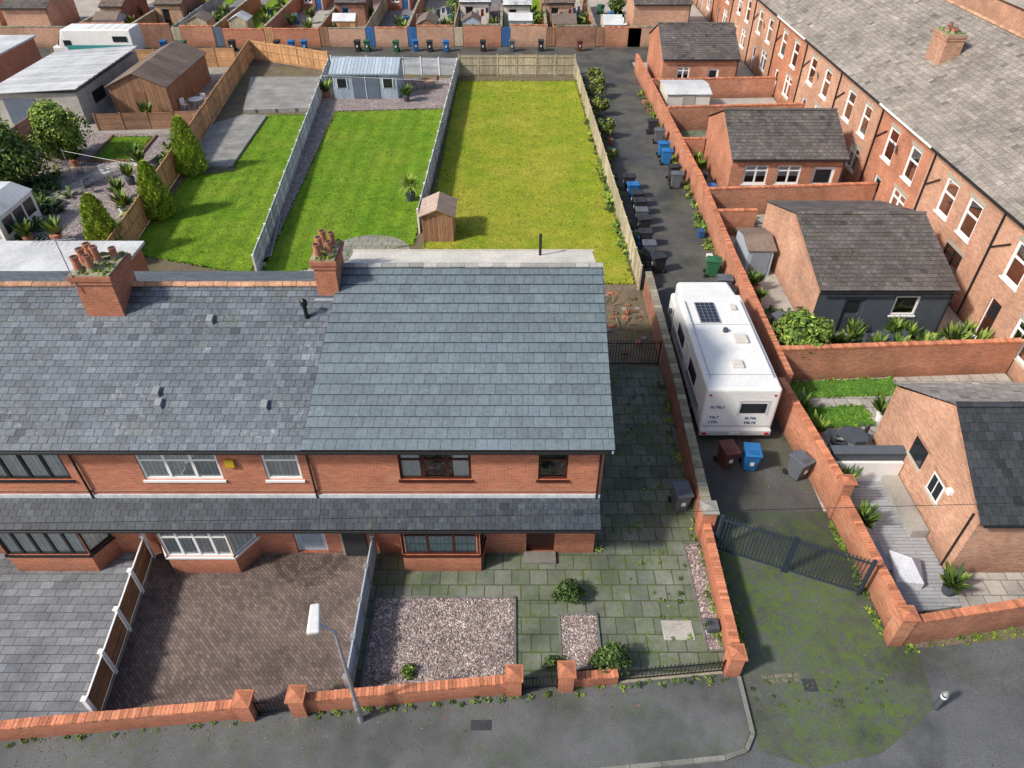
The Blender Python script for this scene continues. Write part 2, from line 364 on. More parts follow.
def chimney(x0,x1,y0,y1,z0,z1,pots,parent=None,mat=BRICK,aer=True,name='chimney'):
    mb=MB(); mb.box(x0,x1,y0,y1,z0,z1-.35,mat,.9)
    mb.box(x0-.05,x1+.05,y0-.05,y1+.05,z1-.35,z1-.2,mat,.85); mb.box(x0-.09,x1+.09,y0-.09,y1+.09,z1-.2,z1-.06,mat,.8)
    mb.box(x0-.04,x1+.04,y0-.04,y1+.04,z1-.06,z1,COPEG)
    mb.box(x0-.12,x1+.12,y0-.2,y0-.02,z0+.0,z0+.38,LEAD)
    for (u,v,h,r) in pots:
        x=x0+(x1-x0)*u;y=y0+(y1-y0)*v; t=U(.75,1.15)
        mb.tube((x,y,z1-.02),(x,y,z1+h*.85),r*1.05,TERRA,r*.85,14,t); mb.tube((x,y,z1+h*.85),(x,y,z1+h),r*1.02,TERRA,r*1.02,14,t*.9)
        mb.tube((x,y,z1+h),(x,y,z1+h+.004),r*.75,DARK,r*.75,12)
        mb.tube((x,y,z1-.01),(x,y,z1+.08),r*1.4,COPEG,r*1.1,10)
    for k in range(110):
        x=U(x0,x1);y=U(y0,y1); s=U(.03,.09); mb.tube((x,y,z1-.01),(x,y,z1+s),s,LEAFY,s*.2,5,U(.3,.8))
    if aer: aerial(mb,x0+.1,y0-.06,z1-.6,1.9)
    return mb.build(name,parent)
def garden_wall(name,pts,h,th=.23,mat=BRICK,cop=COPE,ch=.08,step=.115,cw=None,z0=0,pr=None):
    mb=MB()
    for a,b in zip(pts[:-1],pts[1:]):
        mb.obox(a,b,th,z0,h-ch,mat)
        d=Vector((b[0]-a[0],b[1]-a[1]));L=d.length;d/=L; n=max(1,int(L/step)); sg=0
        for k in range(n):
            p=(a[0]+d.x*L*(k+.04)/n,a[1]+d.y*L*(k+.04)/n);q=(a[0]+d.x*L*(k+.96)/n,a[1]+d.y*L*(k+.96)/n)
            sg=.9*sg+U(-.003,.003)
            mb.obox(p,q,(cw or th+.04)+U(-.012,.012),h-ch,h+sg+U(-.006,.008),cop,U(.62,1.25))
    return mb.build(name,pr)
def pillar(name,x,y,h,w=.46,mat=BRICK,capm=COPE):
    mb=MB(); mb.box(x-w/2,x+w/2,y-w/2,y+w/2,0,h,mat)
    mb.box(x-w/2-.05,x+w/2+.05,y-w/2-.05,y+w/2+.05,h,h+.07,capm,.8)
    c=w/2; mb.face([(x-c,y-c,h+.07),(x+c,y-c,h+.07),(x,y,h+.14)],capm,.7);mb.face([(x+c,y-c,h+.07),(x+c,y+c,h+.07),(x,y,h+.14)],capm,.8)
    mb.face([(x+c,y+c,h+.07),(x-c,y+c,h+.07),(x,y,h+.14)],capm,.75);mb.face([(x-c,y+c,h+.07),(x-c,y-c,h+.07),(x,y,h+.14)],capm,.85)
    return mb.build(name)
def fence(name,p,q,h,mat,postm=None,style='v',gravelb=None,z0=0,pw=1.83,bw=.13,hv=.03):
    mb=MB(); d=Vector((q[0]-p[0],q[1]-p[1]));L=d.length;d/=L; n=max(1,round(L/pw)); postm=postm or mat
    nr=Vector((-d.y,d.x))
    P=lambda s,o=0:(p[0]+d.x*s+nr.x*o,p[1]+d.y*s+nr.y*o)
    for k in range(n+1):
        s=L*k/n; hh=h+U(.03,.12); mb.obox(P(s-.05),P(s+.05),.1,z0,z0+hh,postm,U(.85,1.1)); mb.obox(P(s-.065),P(s+.065),.13,z0+hh,z0+hh+.03,postm)
    for k in range(n):
        s0=L*k/n+.055; s1=L*(k+1)/n-.055; hp=h+U(-hv,hv); pt=U(.78,1.15)
        if gravelb: mb.obox(P(s0),P(s1),.05,z0,z0+.25,gravelb,U(.9,1.1))
        zb=z0+(.26 if gravelb else .03)
        if style=='v':
            m=max(1,int((s1-s0)/bw))
            for i in range(m):
                a=s0+(s1-s0)*(i+.04)/m;b=s0+(s1-s0)*(i+.96)/m; o=.012*(i%2)
                mb.obox(P(a,o),P(b,o),.018,zb,z0+hp+U(-.01,.01),mat,pt*U(.75,1.18))
            for zz in (zb+.15,z0+hp*.55,z0+hp-.15): mb.obox(P(s0,-.035),P(s1,-.035),.04,zz,zz+.06,mat,pt*.9); 
        else:
            m=max(1,int((z0+hp-zb)/.14))
            for i in range(m):
                za=zb+(z0+hp-zb)*i/m;zc=zb+(z0+hp-zb)*(i+.9)/m; mb.obox(P(s0),P(s1),.022,za,zc,mat,pt*U(.8,1.18))
            mb.obox(P((s0+s1)/2-.03,.02),P((s0+s1)/2+.03,.02),.04,zb,z0+hp,mat,pt*.9)
        mb.obox(P(s0),P(s1),.055,z0+hp+.012,z0+hp+.04,mat,pt*1.1)
    return mb.build(name)
def railing(name,p,q,h,mat,sp=.12,r=.011,spear=True,z0=.06):
    mb=MB(); d=Vector((q[0]-p[0],q[1]-p[1]));L=d.length;d/=L; n=max(2,int(L/sp))
    for zz in (z0+.06,z0+h-.12): mb.obox(p,q,.03,zz,zz+.03,mat)
    for k in range(n+1):
        x=p[0]+d.x*L*k/n;y=p[1]+d.y*L*k/n; e=k in(0,n)
        mb.tube((x,y,0 if e else z0),(x,y,z0+h),r*(2.4 if e else 1),mat,n=6)
        if spear: mb.tube((x,y,z0+h),(x,y,z0+h+.08),r*2,mat,.001,6)
    return mb.build(name)
def bin_(x,y,col='black',rot=0,lid=None,name='wheelie_bin'):
    mb=MB(); m=BINS[col]; l=BINS[lid or col]
    def tp(c):
        if c.z<.3: return Vector((c.x*.78,c.y*.75+.04,c.z))
        return c
    mb.bev(-.29,.29,-.36,.36,.06,1.0,.03,m,2,taper=tp)
    mb.box(-.31,.31,-.39,.38,.985,1.02,m,.8)
    mb.bev(-.32,.32,-.42,.38,1.02,1.09,.025,l,2,1.05)
    mb.box(-.2,.2,-.30,-.1,1.092,1.105,l,.8)
    mb.box(-.08,.08,-.362,-.35,.5,.68,WHITE,.8)
    mb.tube((-.27,.43,1.0),(.27,.43,1.0),.02,m); mb.box(-.28,-.24,.36,.44,.95,1.02,m);mb.box(.24,.28,.36,.44,.95,1.02,m)
    for sx in(-1,1): mb.tube((sx*.24,.34,.12),(sx*.31,.34,.12),.12,RUBB,n=14)
    return mb.build(name,loc=(x,y,0),rot=rot)
def leaves(mb,cx,cy,cz,rx,ry,rz,n,size,mat,lobes=14,mats=None):
    L=[]
    for _ in range(lobes):
        while 1:
            a=Vector((U(-1,1),U(-1,1),U(-1,1)))
            if a.length<1: break
        L.append((a*.62,U(.28,.5),U(.6,1.4)))
    for _ in range(n):
        c,r,t=random.choice(L)
        d=Vector((random.gauss(0,1),random.gauss(0,1),random.gauss(0,1)+.25)).normalized()
        q=c+d*r*U(.75,1.12)
        if q.z<-.95: continue
        P=Vector((cx+q.x*rx,cy+q.y*ry,cz+q.z*rz))
        a=(d+Vector((U(-1,1),U(-1,1),U(-1,1)))*.8).normalized(); u=a.orthogonal().normalized(); w=a.cross(u); ang=U(0,6.28)
        u2=u*math.cos(ang)+w*math.sin(ang); w2=a.cross(u2); s=size*U(.6,1.4)
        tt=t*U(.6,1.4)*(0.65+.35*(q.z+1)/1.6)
        mb.face([P-u2*s,P+w2*s*.5,P+u2*s,P-w2*s*.5],random.choice(mats) if mats else mat,tt)
def tree(name,x,y,h,r,mat=LEAF,n=3500,size=.11,lobes=18,trunk=True,mats=None,low=.56):
    mb=MB()
    if trunk:
        mb.tube((x,y,0),(x+.05,y,h*.45),.13,BARK,.09,8)
        for k in range(7):
            a=U(0,6.28); mb.tube((x+.05,y,h*U(.2,.45)),(x+math.cos(a)*r*.65,y+math.sin(a)*r*.65,h*U(.55,.85)),.05,BARK,.015,5)
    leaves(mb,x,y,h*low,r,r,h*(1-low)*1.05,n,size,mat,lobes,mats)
    return mb.build(name)
def conifer(name,x,y,h,r,n=5200):
    mb=MB(); mb.tube((x,y,0),(x,y,h*.9),.06,BARK,.01,6)
    for _ in range(n):
        z=(1-math.sqrt(R()))*h*.98 if R()<.4 else U(0,h); f=z/h
        rr=r*min(1,(f+.15)*4)*(1-f)**.5; a=U(0,6.28); lump=1+.12*math.sin(a*5+z*3)+.1*math.sin(a*9-z*6)
        rr*=lump*U(.8,1.03)
        P=Vector((x+math.cos(a)*rr,y+math.sin(a)*rr,.08+z))
        out=Vector((math.cos(a),math.sin(a),0)); up=(Vector((0,0,1))+out*.7+Vector((U(-.4,.4),U(-.4,.4),0))).normalized(); sd=up.cross(out).normalized()
        sd=(sd+out*U(-.9,.9)).normalized(); s=U(.09,.17)
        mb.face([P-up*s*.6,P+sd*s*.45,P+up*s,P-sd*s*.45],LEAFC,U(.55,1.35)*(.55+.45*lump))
    return mb.build(name)
def weeds(name,pts,cnt,spread,size,mat=LEAF,z=0,mats=None):
    mb=MB()
    for _ in range(cnt):
        a,b=random.choice(list(zip(pts[:-1],pts[1:]))) if len(pts)>1 else (pts[0],pts[0]); t=R()
        x=a[0]+(b[0]-a[0])*t+random.gauss(0,spread); y=a[1]+(b[1]-a[1])*t+random.gauss(0,spread); s=size*U(.4,1.5)
        mt=random.choice(mats) if mats else mat; tt=U(.6,1.3)
        for k in range(random.randint(9,18)):
            an=U(0,6.28); l=s*U(.5,1.1); zz=U(.25,1)*s
            d=Vector((math.cos(an),math.sin(an),0)); sd=Vector((-d.y,d.x,0))*s*.16
            o=Vector((x,y,z)); m_=o+d*l*.5+Vector((0,0,zz*.8)); e=o+d*l+Vector((0,0,zz*.6))
            mb.face([o-sd*.3,m_-sd,e,m_+sd],mt,tt*U(.7,1.3))
    return mb.build(name)
def sheet(name,poly,z,mat,t=1.0,sides=True):
    mb=MB()
    if sides and z>.03: mb.prism(poly,0,z,mat)
    else: mb.face([(x,y,z) for x,y in poly],mat,t)
    return mb.build(name)
def lawn(name,poly,z,mat,bl,n):
    mb=MB(); mb.face([(x,y,z) for x,y in poly],mat)
    xs=[p[0] for p in poly];ys=[p[1] for p in poly]
    def inside(x,y):
        c=False;j=len(poly)-1
        for i in range(len(poly)):
            if (poly[i][1]>y)!=(poly[j][1]>y) and x<(poly[j][0]-poly[i][0])*(y-poly[i][1])/(poly[j][1]-poly[i][1])+poly[i][0]: c=not c
            j=i
        return c
    for _ in range(n):
        x=U(min(xs),max(xs));y=U(min(ys),max(ys))
        if not inside(x,y): continue
        a=U(0,3.14); s=U(.02,.05); h=U(.02,.06); dx=math.cos(a)*s;dy=math.sin(a)*s
        mb.face([(x-dx,y-dy,z),(x+dx,y+dy,z),(x+U(-.06,.06),y+U(-.06,.06),z+h)],bl,U(.75,1.4))
    for _ in range(n//90):
        x=U(min(xs),max(xs));y=U(min(ys),max(ys))
        if not inside(x,y): continue
        t=U(.7,1.2)
        for k in range(8):
            an=U(0,6.28); q=U(0,.14); xx=x+math.cos(an)*q; yy=y+math.sin(an)*q
            mb.face([(xx-.04,yy,z),(xx+.04,yy,z),(xx+U(-.06,.06),yy+U(-.06,.06),z+U(.03,.08))],bl,t*U(.8,1.2))
    for a,b in zip(poly,poly[1:]+poly[:1]):
        L=math.dist(a,b)
        for _ in range(int(L*14)):
            t=R(); x=a[0]+(b[0]-a[0])*t+U(-.07,.07); y=a[1]+(b[1]-a[1])*t+U(-.07,.07); an=U(0,3.14); s=U(.03,.08)
            mb.face([(x-math.cos(an)*s,y-math.sin(an)*s,z),(x+math.cos(an)*s,y+math.sin(an)*s,z),(x+U(-.1,.1),y+U(-.1,.1),z+U(.05,.16))],bl,U(.5,1.2))
    return mb.build(name)
# ------------------------------------------------------------ ground
sheet('ground',[(-400,-250),(400,-250),(400,600),(-400,600)],0,SOIL)
def wl(x,o=0): return 10.5+.095*x+o
sheet('road',[(-200,wl(-200,.2)),(200,wl(200,.2)),(200,wl(200,-10)),(-200,wl(-200,-10))],.006,ASPH)
sheet('pavement',[(-200,wl(-200,-10)),(200,wl(200,-10)),(200,wl(200,-12.5)),(-200,wl(-200,-12.5))],.1,FOOT)
sheet('alley_mouth',[(7.05,wl(7,-2.4)),(8.4,8.3),(10.5,8.7),(12.6,10.0),(12.9,11.9),(12.3,12.2),(12.1,17.5),(7.05,17.5)],.012,ASPHM)
sheet('alley',[(7.1,17.5),(12.2,17.5),(12,80),(7.2,80),(6.4,71),(7.2,33)],.01,ALLEY)
sheet('back_lane',[(-60,76),(12,71.5),(24,74),(24,80.5),(-60,80.5)],.014,ALLEY)
mb=MB(); mb.prism([(-40,wl(-40,-.1)),(-40,wl(-40,-2.4)),(6.0,wl(6,-2.45)),(6.6,wl(6.6,-2.3)),(6.88,wl(7,-1.9)),(6.9,wl(7,-.1))],0,.1,FOOT); mb.build('pavement')
mb=MB()
kp=[(-40,wl(-40,-2.46)),(6.0,wl(6,-2.52)),(6.65,wl(6.6,-2.36)),(6.95,wl(7,-1.95)),(6.97,wl(7,-.2))]
for a,b in zip(kp[:-1],kp[1:]):
    L=math.dist(a,b); n=max(1,int(L/.9))
    for k in range(n):
        f0=k/n;f1=(k+.985)/n
        mb.obox((a[0]+(b[0]-a[0])*f0,a[1]+(b[1]-a[1])*f0),(a[0]+(b[0]-a[0])*f1,a[1]+(b[1]-a[1])*f1),.13,0,.108,KERB,U(.8,1.15))
mb.build('kerb')
mb=MB(); mb.prism([(13.0,wl(13,.0)),(60,wl(60,-.15)),(60,wl(60,-2.2)),(14.2,wl(14,-1.5))],0,.02,FOOT); mb.build('pavement')
mb=MB()
for i in range(6):
    for j in range(2):
        x=7.7+i*.2+U(-.02,.02);y=10.75+j*.15+i*.015; mb.bev(x,x+.17,y,y+.12,.0,.025+U(0,.008),.012,COPEG,1,U(.3,.7))
mb.build('cobble_strip')
def ploty(x): return wl(x,.12)
FXB=-12.75; FXF=-12.1
sheet('grey_driveway',[(-34,ploty(-34)),(FXF,ploty(FXF)),(FXB,15.6),(-34,15.6)],.02,GREYP)
sheet('block_driveway',[(FXF,ploty(FXF)),(-4.85,ploty(-4.85)),(-4.85,15.6),(FXB,15.6)],.022,BLOCK)
sheet('garden_paving',[(-4.85,ploty(-4.85)),(6.95,ploty(6.9)),(7.0,26.3),(2.9,26.3),(2.9,15.6),(-4.85,15.6)],.018,FLAG)
mb=MB()
for ring in range(5):
    r0=.35+ring*.2; n=int(r0*math.pi/.2)
    for k in range(n):
        a0=math.pi+math.pi*k/n;a1=math.pi+math.pi*(k+.93)/n
        c=(-7.1,15.5); pts=[(c[0]+math.cos(a)*r,c[1]+math.sin(a)*r,.03) for a,r in ((a0,r0),(a1,r0),(a1,r0+.18),(a0,r0+.18))]
        mb.face(pts,BLOCK,U(.6,.95))
mb.build('paver_circle')
def gravelbed(name,x0,x1,y0a,y0b,y1,n):
    mb=MB(); poly=[(x0,y0a),(x1,y0b),(x1,y1),(x0,y1)]
    mb.face([(x,y,.05) for x,y in poly],GRAV)
    for a,b in zip(poly,poly[1:]+poly[:1]): mb.obox(a,b,.07,0,.085,KERB,.8)
    for _ in range(n):
        x=U(x0+.06,x1-.06);y=U(y0a+(y0b-y0a)*(x-x0)/(x1-x0)+.06,y1-.06);s=U(.02,.04)
        mb.face([(x-s,y-s*.6,.055),(x+s,y-s,.055),(x+s*.7,y+s,.06+s*.6),(x-s,y+s*.7,.055+s*.7)],GRAV,U(.7,1.5))
    return mb.build(name)
gravelbed('gravel_bed',-4.6,.1,wl(-4.6,.45),wl(.1,.45),13.75,7000)
gravelbed('gravel_bed',1.55,2.8,wl(1.6,.5),wl(2.8,.5),13.1,1200)
gravelbed('gravel_bed',6.2,6.82,wl(6.2,.7),wl(6.8,.7),16.0,900)
mb=MB(); mb.box(.42,1.55,15.1,15.58,0,.13,CONC,.5); mb.box(.42,1.45,13.5,13.85,.02,.05,FLAG,.8); mb.build('door_step')
mb=MB(); mb.bev(4.9,5.9,12.2,12.9,.0,.04,.015,CONC,1,1.0); mb.build('drain_slab')
# ------------------------------------------------------------ main row of houses
YF=15.6; EZ=5.6; SL=.502
FF=Face((0,YF),(1,0),(0,-1))
def bay(mb,x0,x1,c,fr,z0=.95,z1=2.36,cols=3,proj=.78,mode='side',cur=CURT,tr=.3):
    P=[(x0,YF),(x0+c,YF-proj),(x1-c,YF-proj),(x1,YF)]
    for i in range(3):
        a=Vector(P[i]);b=Vector(P[i+1]);L=(b-a).length;d=(b-a)/L;n=(d.y,-d.x)
        F=Face(a,(d.x,d.y),n)
        wall_open(mb,F,0,L,0,z1+.12,[(.02,L-.02,z0,z1)],BRICK)
        F.box(mb,0,L,z1+.0,z1+.13,-.02,.1,fr)
        window(mb,F,.02,L-.02,z0,z1,fr,cols if i==1 else 1,tr,.03,.07,cur,mode,True)
def house(x0,x1,ridgey,ups,bays,doors,extra,frontmat=BRICK,newroof=False,vents=()):
    e=empty('brick_house',((x0+x1)/2,20,0))
    rz=EZ+SL*(ridgey-15.25)
    ops=[(a,b,z0,z1) for a,b,z0,z1,*_ in ups]+[(d[0],d[1],0.02,2.25) for d in doors]+[(b[0]+.02,b[1]-.02,0,2.5) for b in bays]
    mb=MB(); wall_open(mb,FF,x0,x1,0,EZ-.1,ops,frontmat)
    ry=2*ridgey-YF
    mb.face([(x0,ry,0),(x1,ry,0),(x1,ry,EZ-.1),(x0,ry,EZ-.1)],frontmat)
    for x in (x0,x1): mb.face([(x,YF,0),(x,ry,0),(x,ry,EZ),(x,ridgey,rz-.1),(x,YF,EZ)],frontmat)
    mb.box(x0,x1-.003,YF-.03,YF-.002,3.3,3.38,frontmat,.75)
    for a,b,z0,z1,*_ in ups: mb.box(a-.15,b+.15,YF-.018,YF-.002,z1+.003,z1+.22,frontmat,.78)
    mb.build('walls',e)
    mb=MB()
    for u in ups:
        window(mb,FF,u[0],u[1],u[2],u[3],u[4],u[5],u[6],mode=u[7],cur=u[8],fw=.08)
    for b in bays: bay(mb,*b[:4],**b[4])
    mb.build('windows',e)
    mb=MB()
    for d in doors: door(mb,FF,d[0],d[1],.02,2.25,d[2],d[3])
    if doors: mb.build('doors',e)
    mb=MB(); yb=2*ridgey-15.25
    if not newroof:
        ex=.55 if extra else 0
        mb.profx([(15.25,EZ-.06),(ridgey,rz-.06),(yb,EZ-.06)],x0+.001,x1-.001,SLATEB)
        tiled(mb,(x0,15.2,EZ),(x1,15.2,EZ),(x1+ex,ridgey,rz),(x0,ridgey,rz),25,.30,.026,SLATE,SLATEB,.17,.014,rot=.014,edge_shade=.35)
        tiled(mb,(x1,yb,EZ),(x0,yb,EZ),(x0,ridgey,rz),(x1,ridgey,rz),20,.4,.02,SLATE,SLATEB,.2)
        ridge(mb,(x0,ridgey,rz+.01),(x1,ridgey,rz+.01),.13,RIDGE)
    else:
        mb.profx([(15.25,EZ-.02),(ridgey,rz-.02),(yb,EZ-.02)],-6.05,x1+.08,SLATEB)
        tiled(mb,(-6.4,15.15,EZ+.06),(x1+.22,15.15,EZ+.06),(x1+.14,ridgey,rz+.1),(-5.8,ridgey,rz+.1),18,.33,.06,TILE,SLATEB,.08,.009,rot=.006,outl=False,edge_shade=.2)
        tiled(mb,(x1+.2,yb,EZ),(-6.0,yb,EZ),(-5.8,ridgey,rz+.07),(x1+.14,ridgey,rz+.07),14,.6,.04,TILE,SLATEB,.1)
        ridge(mb,(-5.8,ridgey,rz+.12),(x1+.18,ridgey,rz+.12),.12,RIDGEG)
        mb.obox((x1+.17,15.2),(x1+.17,ridgey),.05,EZ-.14,EZ+.05,WHITE,.6,z0b=rz-.12,z1b=rz+.07)
    mb.box(x0,x1,15.32,15.36,EZ-.2,EZ-.04,WHITE,.4)
    mb.box(x0,x1,15.361,YF-.002,EZ-.2,EZ-.17,WHITE,.5)
    mb.build('roof',e)
    mb=MB(); mb.tube((x0,15.17,EZ-.07),(x1,15.17,EZ-.07),.06,GUT,n=8)
    mb.tube((x1-.12,YF-.06,3.05),(x1-.12,YF-.06,EZ-.1),.035,GUT)
    mb.build('gutter',e)
    mb=MB()
    z1=3.06;z0=2.5;y0=14.66
    mb.profx([(YF-.004,z1-.06),(y0+.04,z0-.04),(y0+.04,z0-.14),(YF-.004,z0-.14)],x0+.001,x1-.001,SLATEB)
    tiled(mb,(x0,y0,z0),(x1,y0,z0),(x1,YF,z1),(x0,YF,z1),5,.28,.02,SLATEC,SLATEB,.22,edge_shade=.4)
    mb.box(x0,x1,YF-.06,YF-.004,z1-.02,z1+.13,LEAD,1.5)
    mb.box(x0,x1,y0-.0,y0+.035,z0-.16,z0-.02,GUT); mb.tube((x0,y0-.05,z0-.05),(x1,y0-.05,z0-.05),.05,GUT)
    mb.build('canopy_roof',e)
    mb=MB()
    for vx,vy in vents:
        vz=EZ+SL*(vy-15.2); mb.hexa([(vx-.12,vy-.15,vz-.08),(vx+.12,vy-.15,vz-.08),(vx+.12,vy+.15,vz+.05),(vx-.12,vy+.15,vz+.05),(vx-.1,vy-.15,vz+.1),(vx+.1,vy-.15,vz+.1),(vx+.1,vy+.12,vz+.17),(vx-.1,vy+.12,vz+.17)],LEAD,.7)
    if vents: mb.build('roof_vents',e)
    return e
WB,WT=3.87,5.12
h1=house(-6.3,2.9,21.0,
 [(-3.6,-1.3,WB,WT,MAHOG,3,.3,'side',CURT),(.84,1.78,WB,WT,MAHOG,1,.3,'none',CURT)],
 [(-3.85,-.95,.12,MAHOG,dict(cols=3,mode='full',cur=CURTB))],
 [(.5,1.5,MAHOG,MAHOG)],None,newroof=True)
mb=MB(); 
mb.box(-5.9,-5.1,15.45,15.595,0,2.3,DARK); mb.box(-6.0,-5.9,15.5,15.6,0,2.3,STONE,.6)  # dark box paints the shade inside the open passage
mb.build('passage_opening',h1)
mb=MB(); mb.box(.35,1.65,14.95,15.58,2.27,2.33,MAHOG); mb.box(1.9,2.5,15.53,15.59,1.5,2.15,MAHOG); mb.build('door_hood',h1)
mb=MB(); mb.profx([(21.12,8.2),(21.12,8.5),(22.7,8.2),(22.7,7.0)],-5.7,2.9,CREAM); mb.box(-5.75,2.95,22.7,22.82,8.0,8.22,STONE)  # added pale shape; bright glare behind the ridge is put into its colour
mb.build('rear_glare_strip',h1)
h2=house(-13.7,-6.3,20.44,
 [(-11.85,-9.3,WB,WT,WHITE,3,.32,'full',CURT),(-7.9,-6.75,WB,WT,WHITE,1,.32,'full',CURT)],
 [(-12.3,-8.9,.55,WHITE,dict(cols=4,mode='full',proj=.85))],
 [(-7.65,-6.55,SHEDG,WHITE)],True,vents=[(-11.0,16.55),(-7.7,16.5),(-9.9,19.2),(-11.15,16.9)])
h3=house(-21.3,-13.7,20.44,
 [(-16.9,-14.2,WB,WT,BLACKF,4,.0,'full',CURT),(-20.5,-19,WB,WT,BLACKF,2,0,'full',CURT)],
 [(-17.7,-13.95,.45,BLACKF,dict(cols=5,mode='full',tr=0))],
 [(-20,-19,DGREY,BLACKF)],None)
h4=house(-29,-21.3,20.44,[(-27,-24.5,WB,WT,WHITE,3,.3,'side',CURT)],[(-27.2,-24,.4,WHITE,{})],[(-23,-22,MAHOG,WHITE)],None)
mb=MB(); mb.bev(-9.05,-8.75,15.5,15.59,4.5,4.85,.02,YEL,2,.8); mb.build('alarm_box',h2)
chimney(-13.95,-12.75,19.35,20.75,7.2,9.25,[(.15,.2,.5,.13),(.15,.5,.55,.13),(.15,.8,.5,.13),(.45,.25,.5,.12),(.45,.6,.55,.13),(.8,.8,.35,.12)],h2)
chimney(-6.45,-5.75,20.05,21.3,7.6,9.4,[(.25,.15,.45,.12),(.25,.45,.5,.12),(.3,.8,.5,.12),(.75,.3,.45,.11),(.75,.7,.5,.11)],h2,aer=False)
mb=MB(); mb.tube((-6.75,19.3,7.3),(-6.75,19.3,8.15),.07,GUT); mb.tube((-6.75,19.3,8.15),(-6.75,19.3,8.3),.12,GUT); mb.tube((-6.75,19.3,8.32),(-6.75,19.3,8.4),.1,GUT,.03); mb.build('boiler_flue',h2)
mb=MB(); mb.tube((1.0,22.3,8.0),(1.0,22.3,9.1),.05,GUT); mb.build('soil_pipe',h1)
mb=MB(); mb.box(-27,-19.4,25.7,33,0,2.75,BRICK); mb.box(-27.2,-19.2,25.7,33.2,2.75,2.9,PALE); mb.box(-16,-13,25.7,29,0,2.6,BRICK); mb.box(-16.1,-12.9,25.7,29.1,2.6,2.75,CREAM); mb.build('rear_extension')
mb=MB()
for k in range(24):
    a0=math.pi*2*k/24;a1=math.pi*2*(k+1)/24
    mb.face([(-8.4,37,.036),(-8.4+2.4*math.cos(a0),37+2.2*math.sin(a0),.036),(-8.4+2.4*math.cos(a1),37+2.2*math.sin(a1),.036)],FLAGL,.7)
mb.face([(-14.6,26.5,.02),(-5.6,26.5,.02),(-5.8,36.5,.02),(-14.6,36.5,.02)],FLAGL); mb.build('round_patio')
# ------------------------------------------------------------ front boundary
def bw(a,b,h=.82,n='front_wall'): garden_wall(n,[(a,wl(a)),(b,wl(b))],h,.23,BRICK,COPE)
bw(-34,-7.95); bw(-6.0,-.15); bw(1.85,3.2,.6)
for x,h in ((-7.72,1.0),(-6.22,1.0),(.06,1.05),(1.62,1.0),(6.75,1.1)): pillar('gate_pillar',x,wl(x),h,.44)
railing('garden_gate',(-7.46,wl(-7.46)),(-6.46,wl(-6.46)),.75,IRON,.1)
railing('garden_gate',(.32,wl(.32)),(1.36,wl(1.36)),.75,IRON,.1)
railing('iron_railings',(3.25,wl(3.25)),(6.48,wl(6.48)),.65,IRON,.12)
mb=MB(); mb.obox((3.2,wl(3.2)),(6.5,wl(6.5)),.18,0,.1,COPEG); mb.build('railing_plinth')
def slat_fence(name,A,B,h,mat,postm,topcol,pos=4):
    mb=MB(); A=Vector(A);B=Vector(B)
    for k in range(pos+1):
        c=A.lerp(B,k/pos); mb.box(c.x-.06,c.x+.06,c.y-.06,c.y+.06,0,h+.12,postm); mb.box(c.x-.08,c.x+.08,c.y-.08,c.y+.08,h+.12,h+.16,postm)
        if k<pos:
            a=A.lerp(B,(k+.05)/pos);b=A.lerp(B,(k+.95)/pos)
            mb.obox(a,b,.06,0,.18,CONC,.8)
            for i in range(7):
                za=.2+(h-.2)*i/7; mb.obox(a,b,.024,za,za+(h-.2)/7*.88,mat,U(.7,1.25))
            mb.obox(a,b,.05,h,h+.03,topcol)
    return mb.build(name)
slat_fence('wooden_fence',(FXF,wl(FXF,.3)),(FXB,15.4),1.15,WOODD,WHITE,WHITE)
slat_fence('grey_fence',(-4.85,wl(-4.85,.3)),(-4.85,15.45),1.1,SHEDG,METAL,SHEDG)
garden_wall('boundary_wall',[(6.85,11.35),(6.95,16.6)],.95,.23,BRICK,COPE)
garden_wall('boundary_wall',[(6.95,16.6),(7.15,24),(7.2,32.5)],1.5,.25,BRICKD,COPEG,.1,.35,.34)
pillar('wall_pillar',6.97,16.4,1.5,.5,BRICK,CONC)
railing('iron_gate',(4.2,26.4),(6.9,26.4),1.35,IRON,.13,.014)
mb=MB(); mb.box(3.0,4.15,26.3,26.5,0,1.3,BRICKD); mb.box(3.0,4.15,26.28,26.52,1.3,1.38,COPE); mb.build('garden_wall')
sheet('rubble_yard',[(2.9,26.5),(7.0,26.5),(7,33.5),(2.9,33.5)],.02,SOIL)
mb=MB()
for _ in range(110):
    x=U(3.4,6.6);y=U(27,33);s=U(.08,.3); mb.bev(x,x+s,y,y+s*U(.5,1),.0,s*.4,.02,random.choice([CONC,COPE,WOODB,FELT]),1,U(.4,.9))
for _ in range(12):
    x=U(4,6.2);y=U(27,32); mb.tube((x,y,.1),(x+U(-1,1)*.6,y+U(-1.2,1.2),U(.1,.4)),.025,WOODB,n=5)
mb.build('rubble_pile')
def bargate(name,p,q,h):
    mb=MB(); d=Vector((q[0]-p[0],q[1]-p[1]));L=d.length;d/=L
    for c in (0,.49,.51,1):
        x=p[0]+d.x*L*c;y=p[1]+d.y*L*c; mb.box(x-.05,x+.05,y-.05,y+.05,0,h+.14,GATEB)
    for zz in(.12,h-.08): mb.obox(p,q,.045,zz,zz+.05,GATEB)
    n=int(L/.12)
    for k in range(n):
        x=p[0]+d.x*L*(k+.5)/n;y=p[1]+d.y*L*(k+.5)/n; mb.tube((x,y,.1),(x,y,h+.06),.018,GATEB,n=6)
        mb.tube((x,y,h+.06),(x,y,h+.16),.026,GATEB,.002,6)
    return mb.build(name)
bargate('metal_gate',(7.25,15.75),(11.75,13.9),1.75)
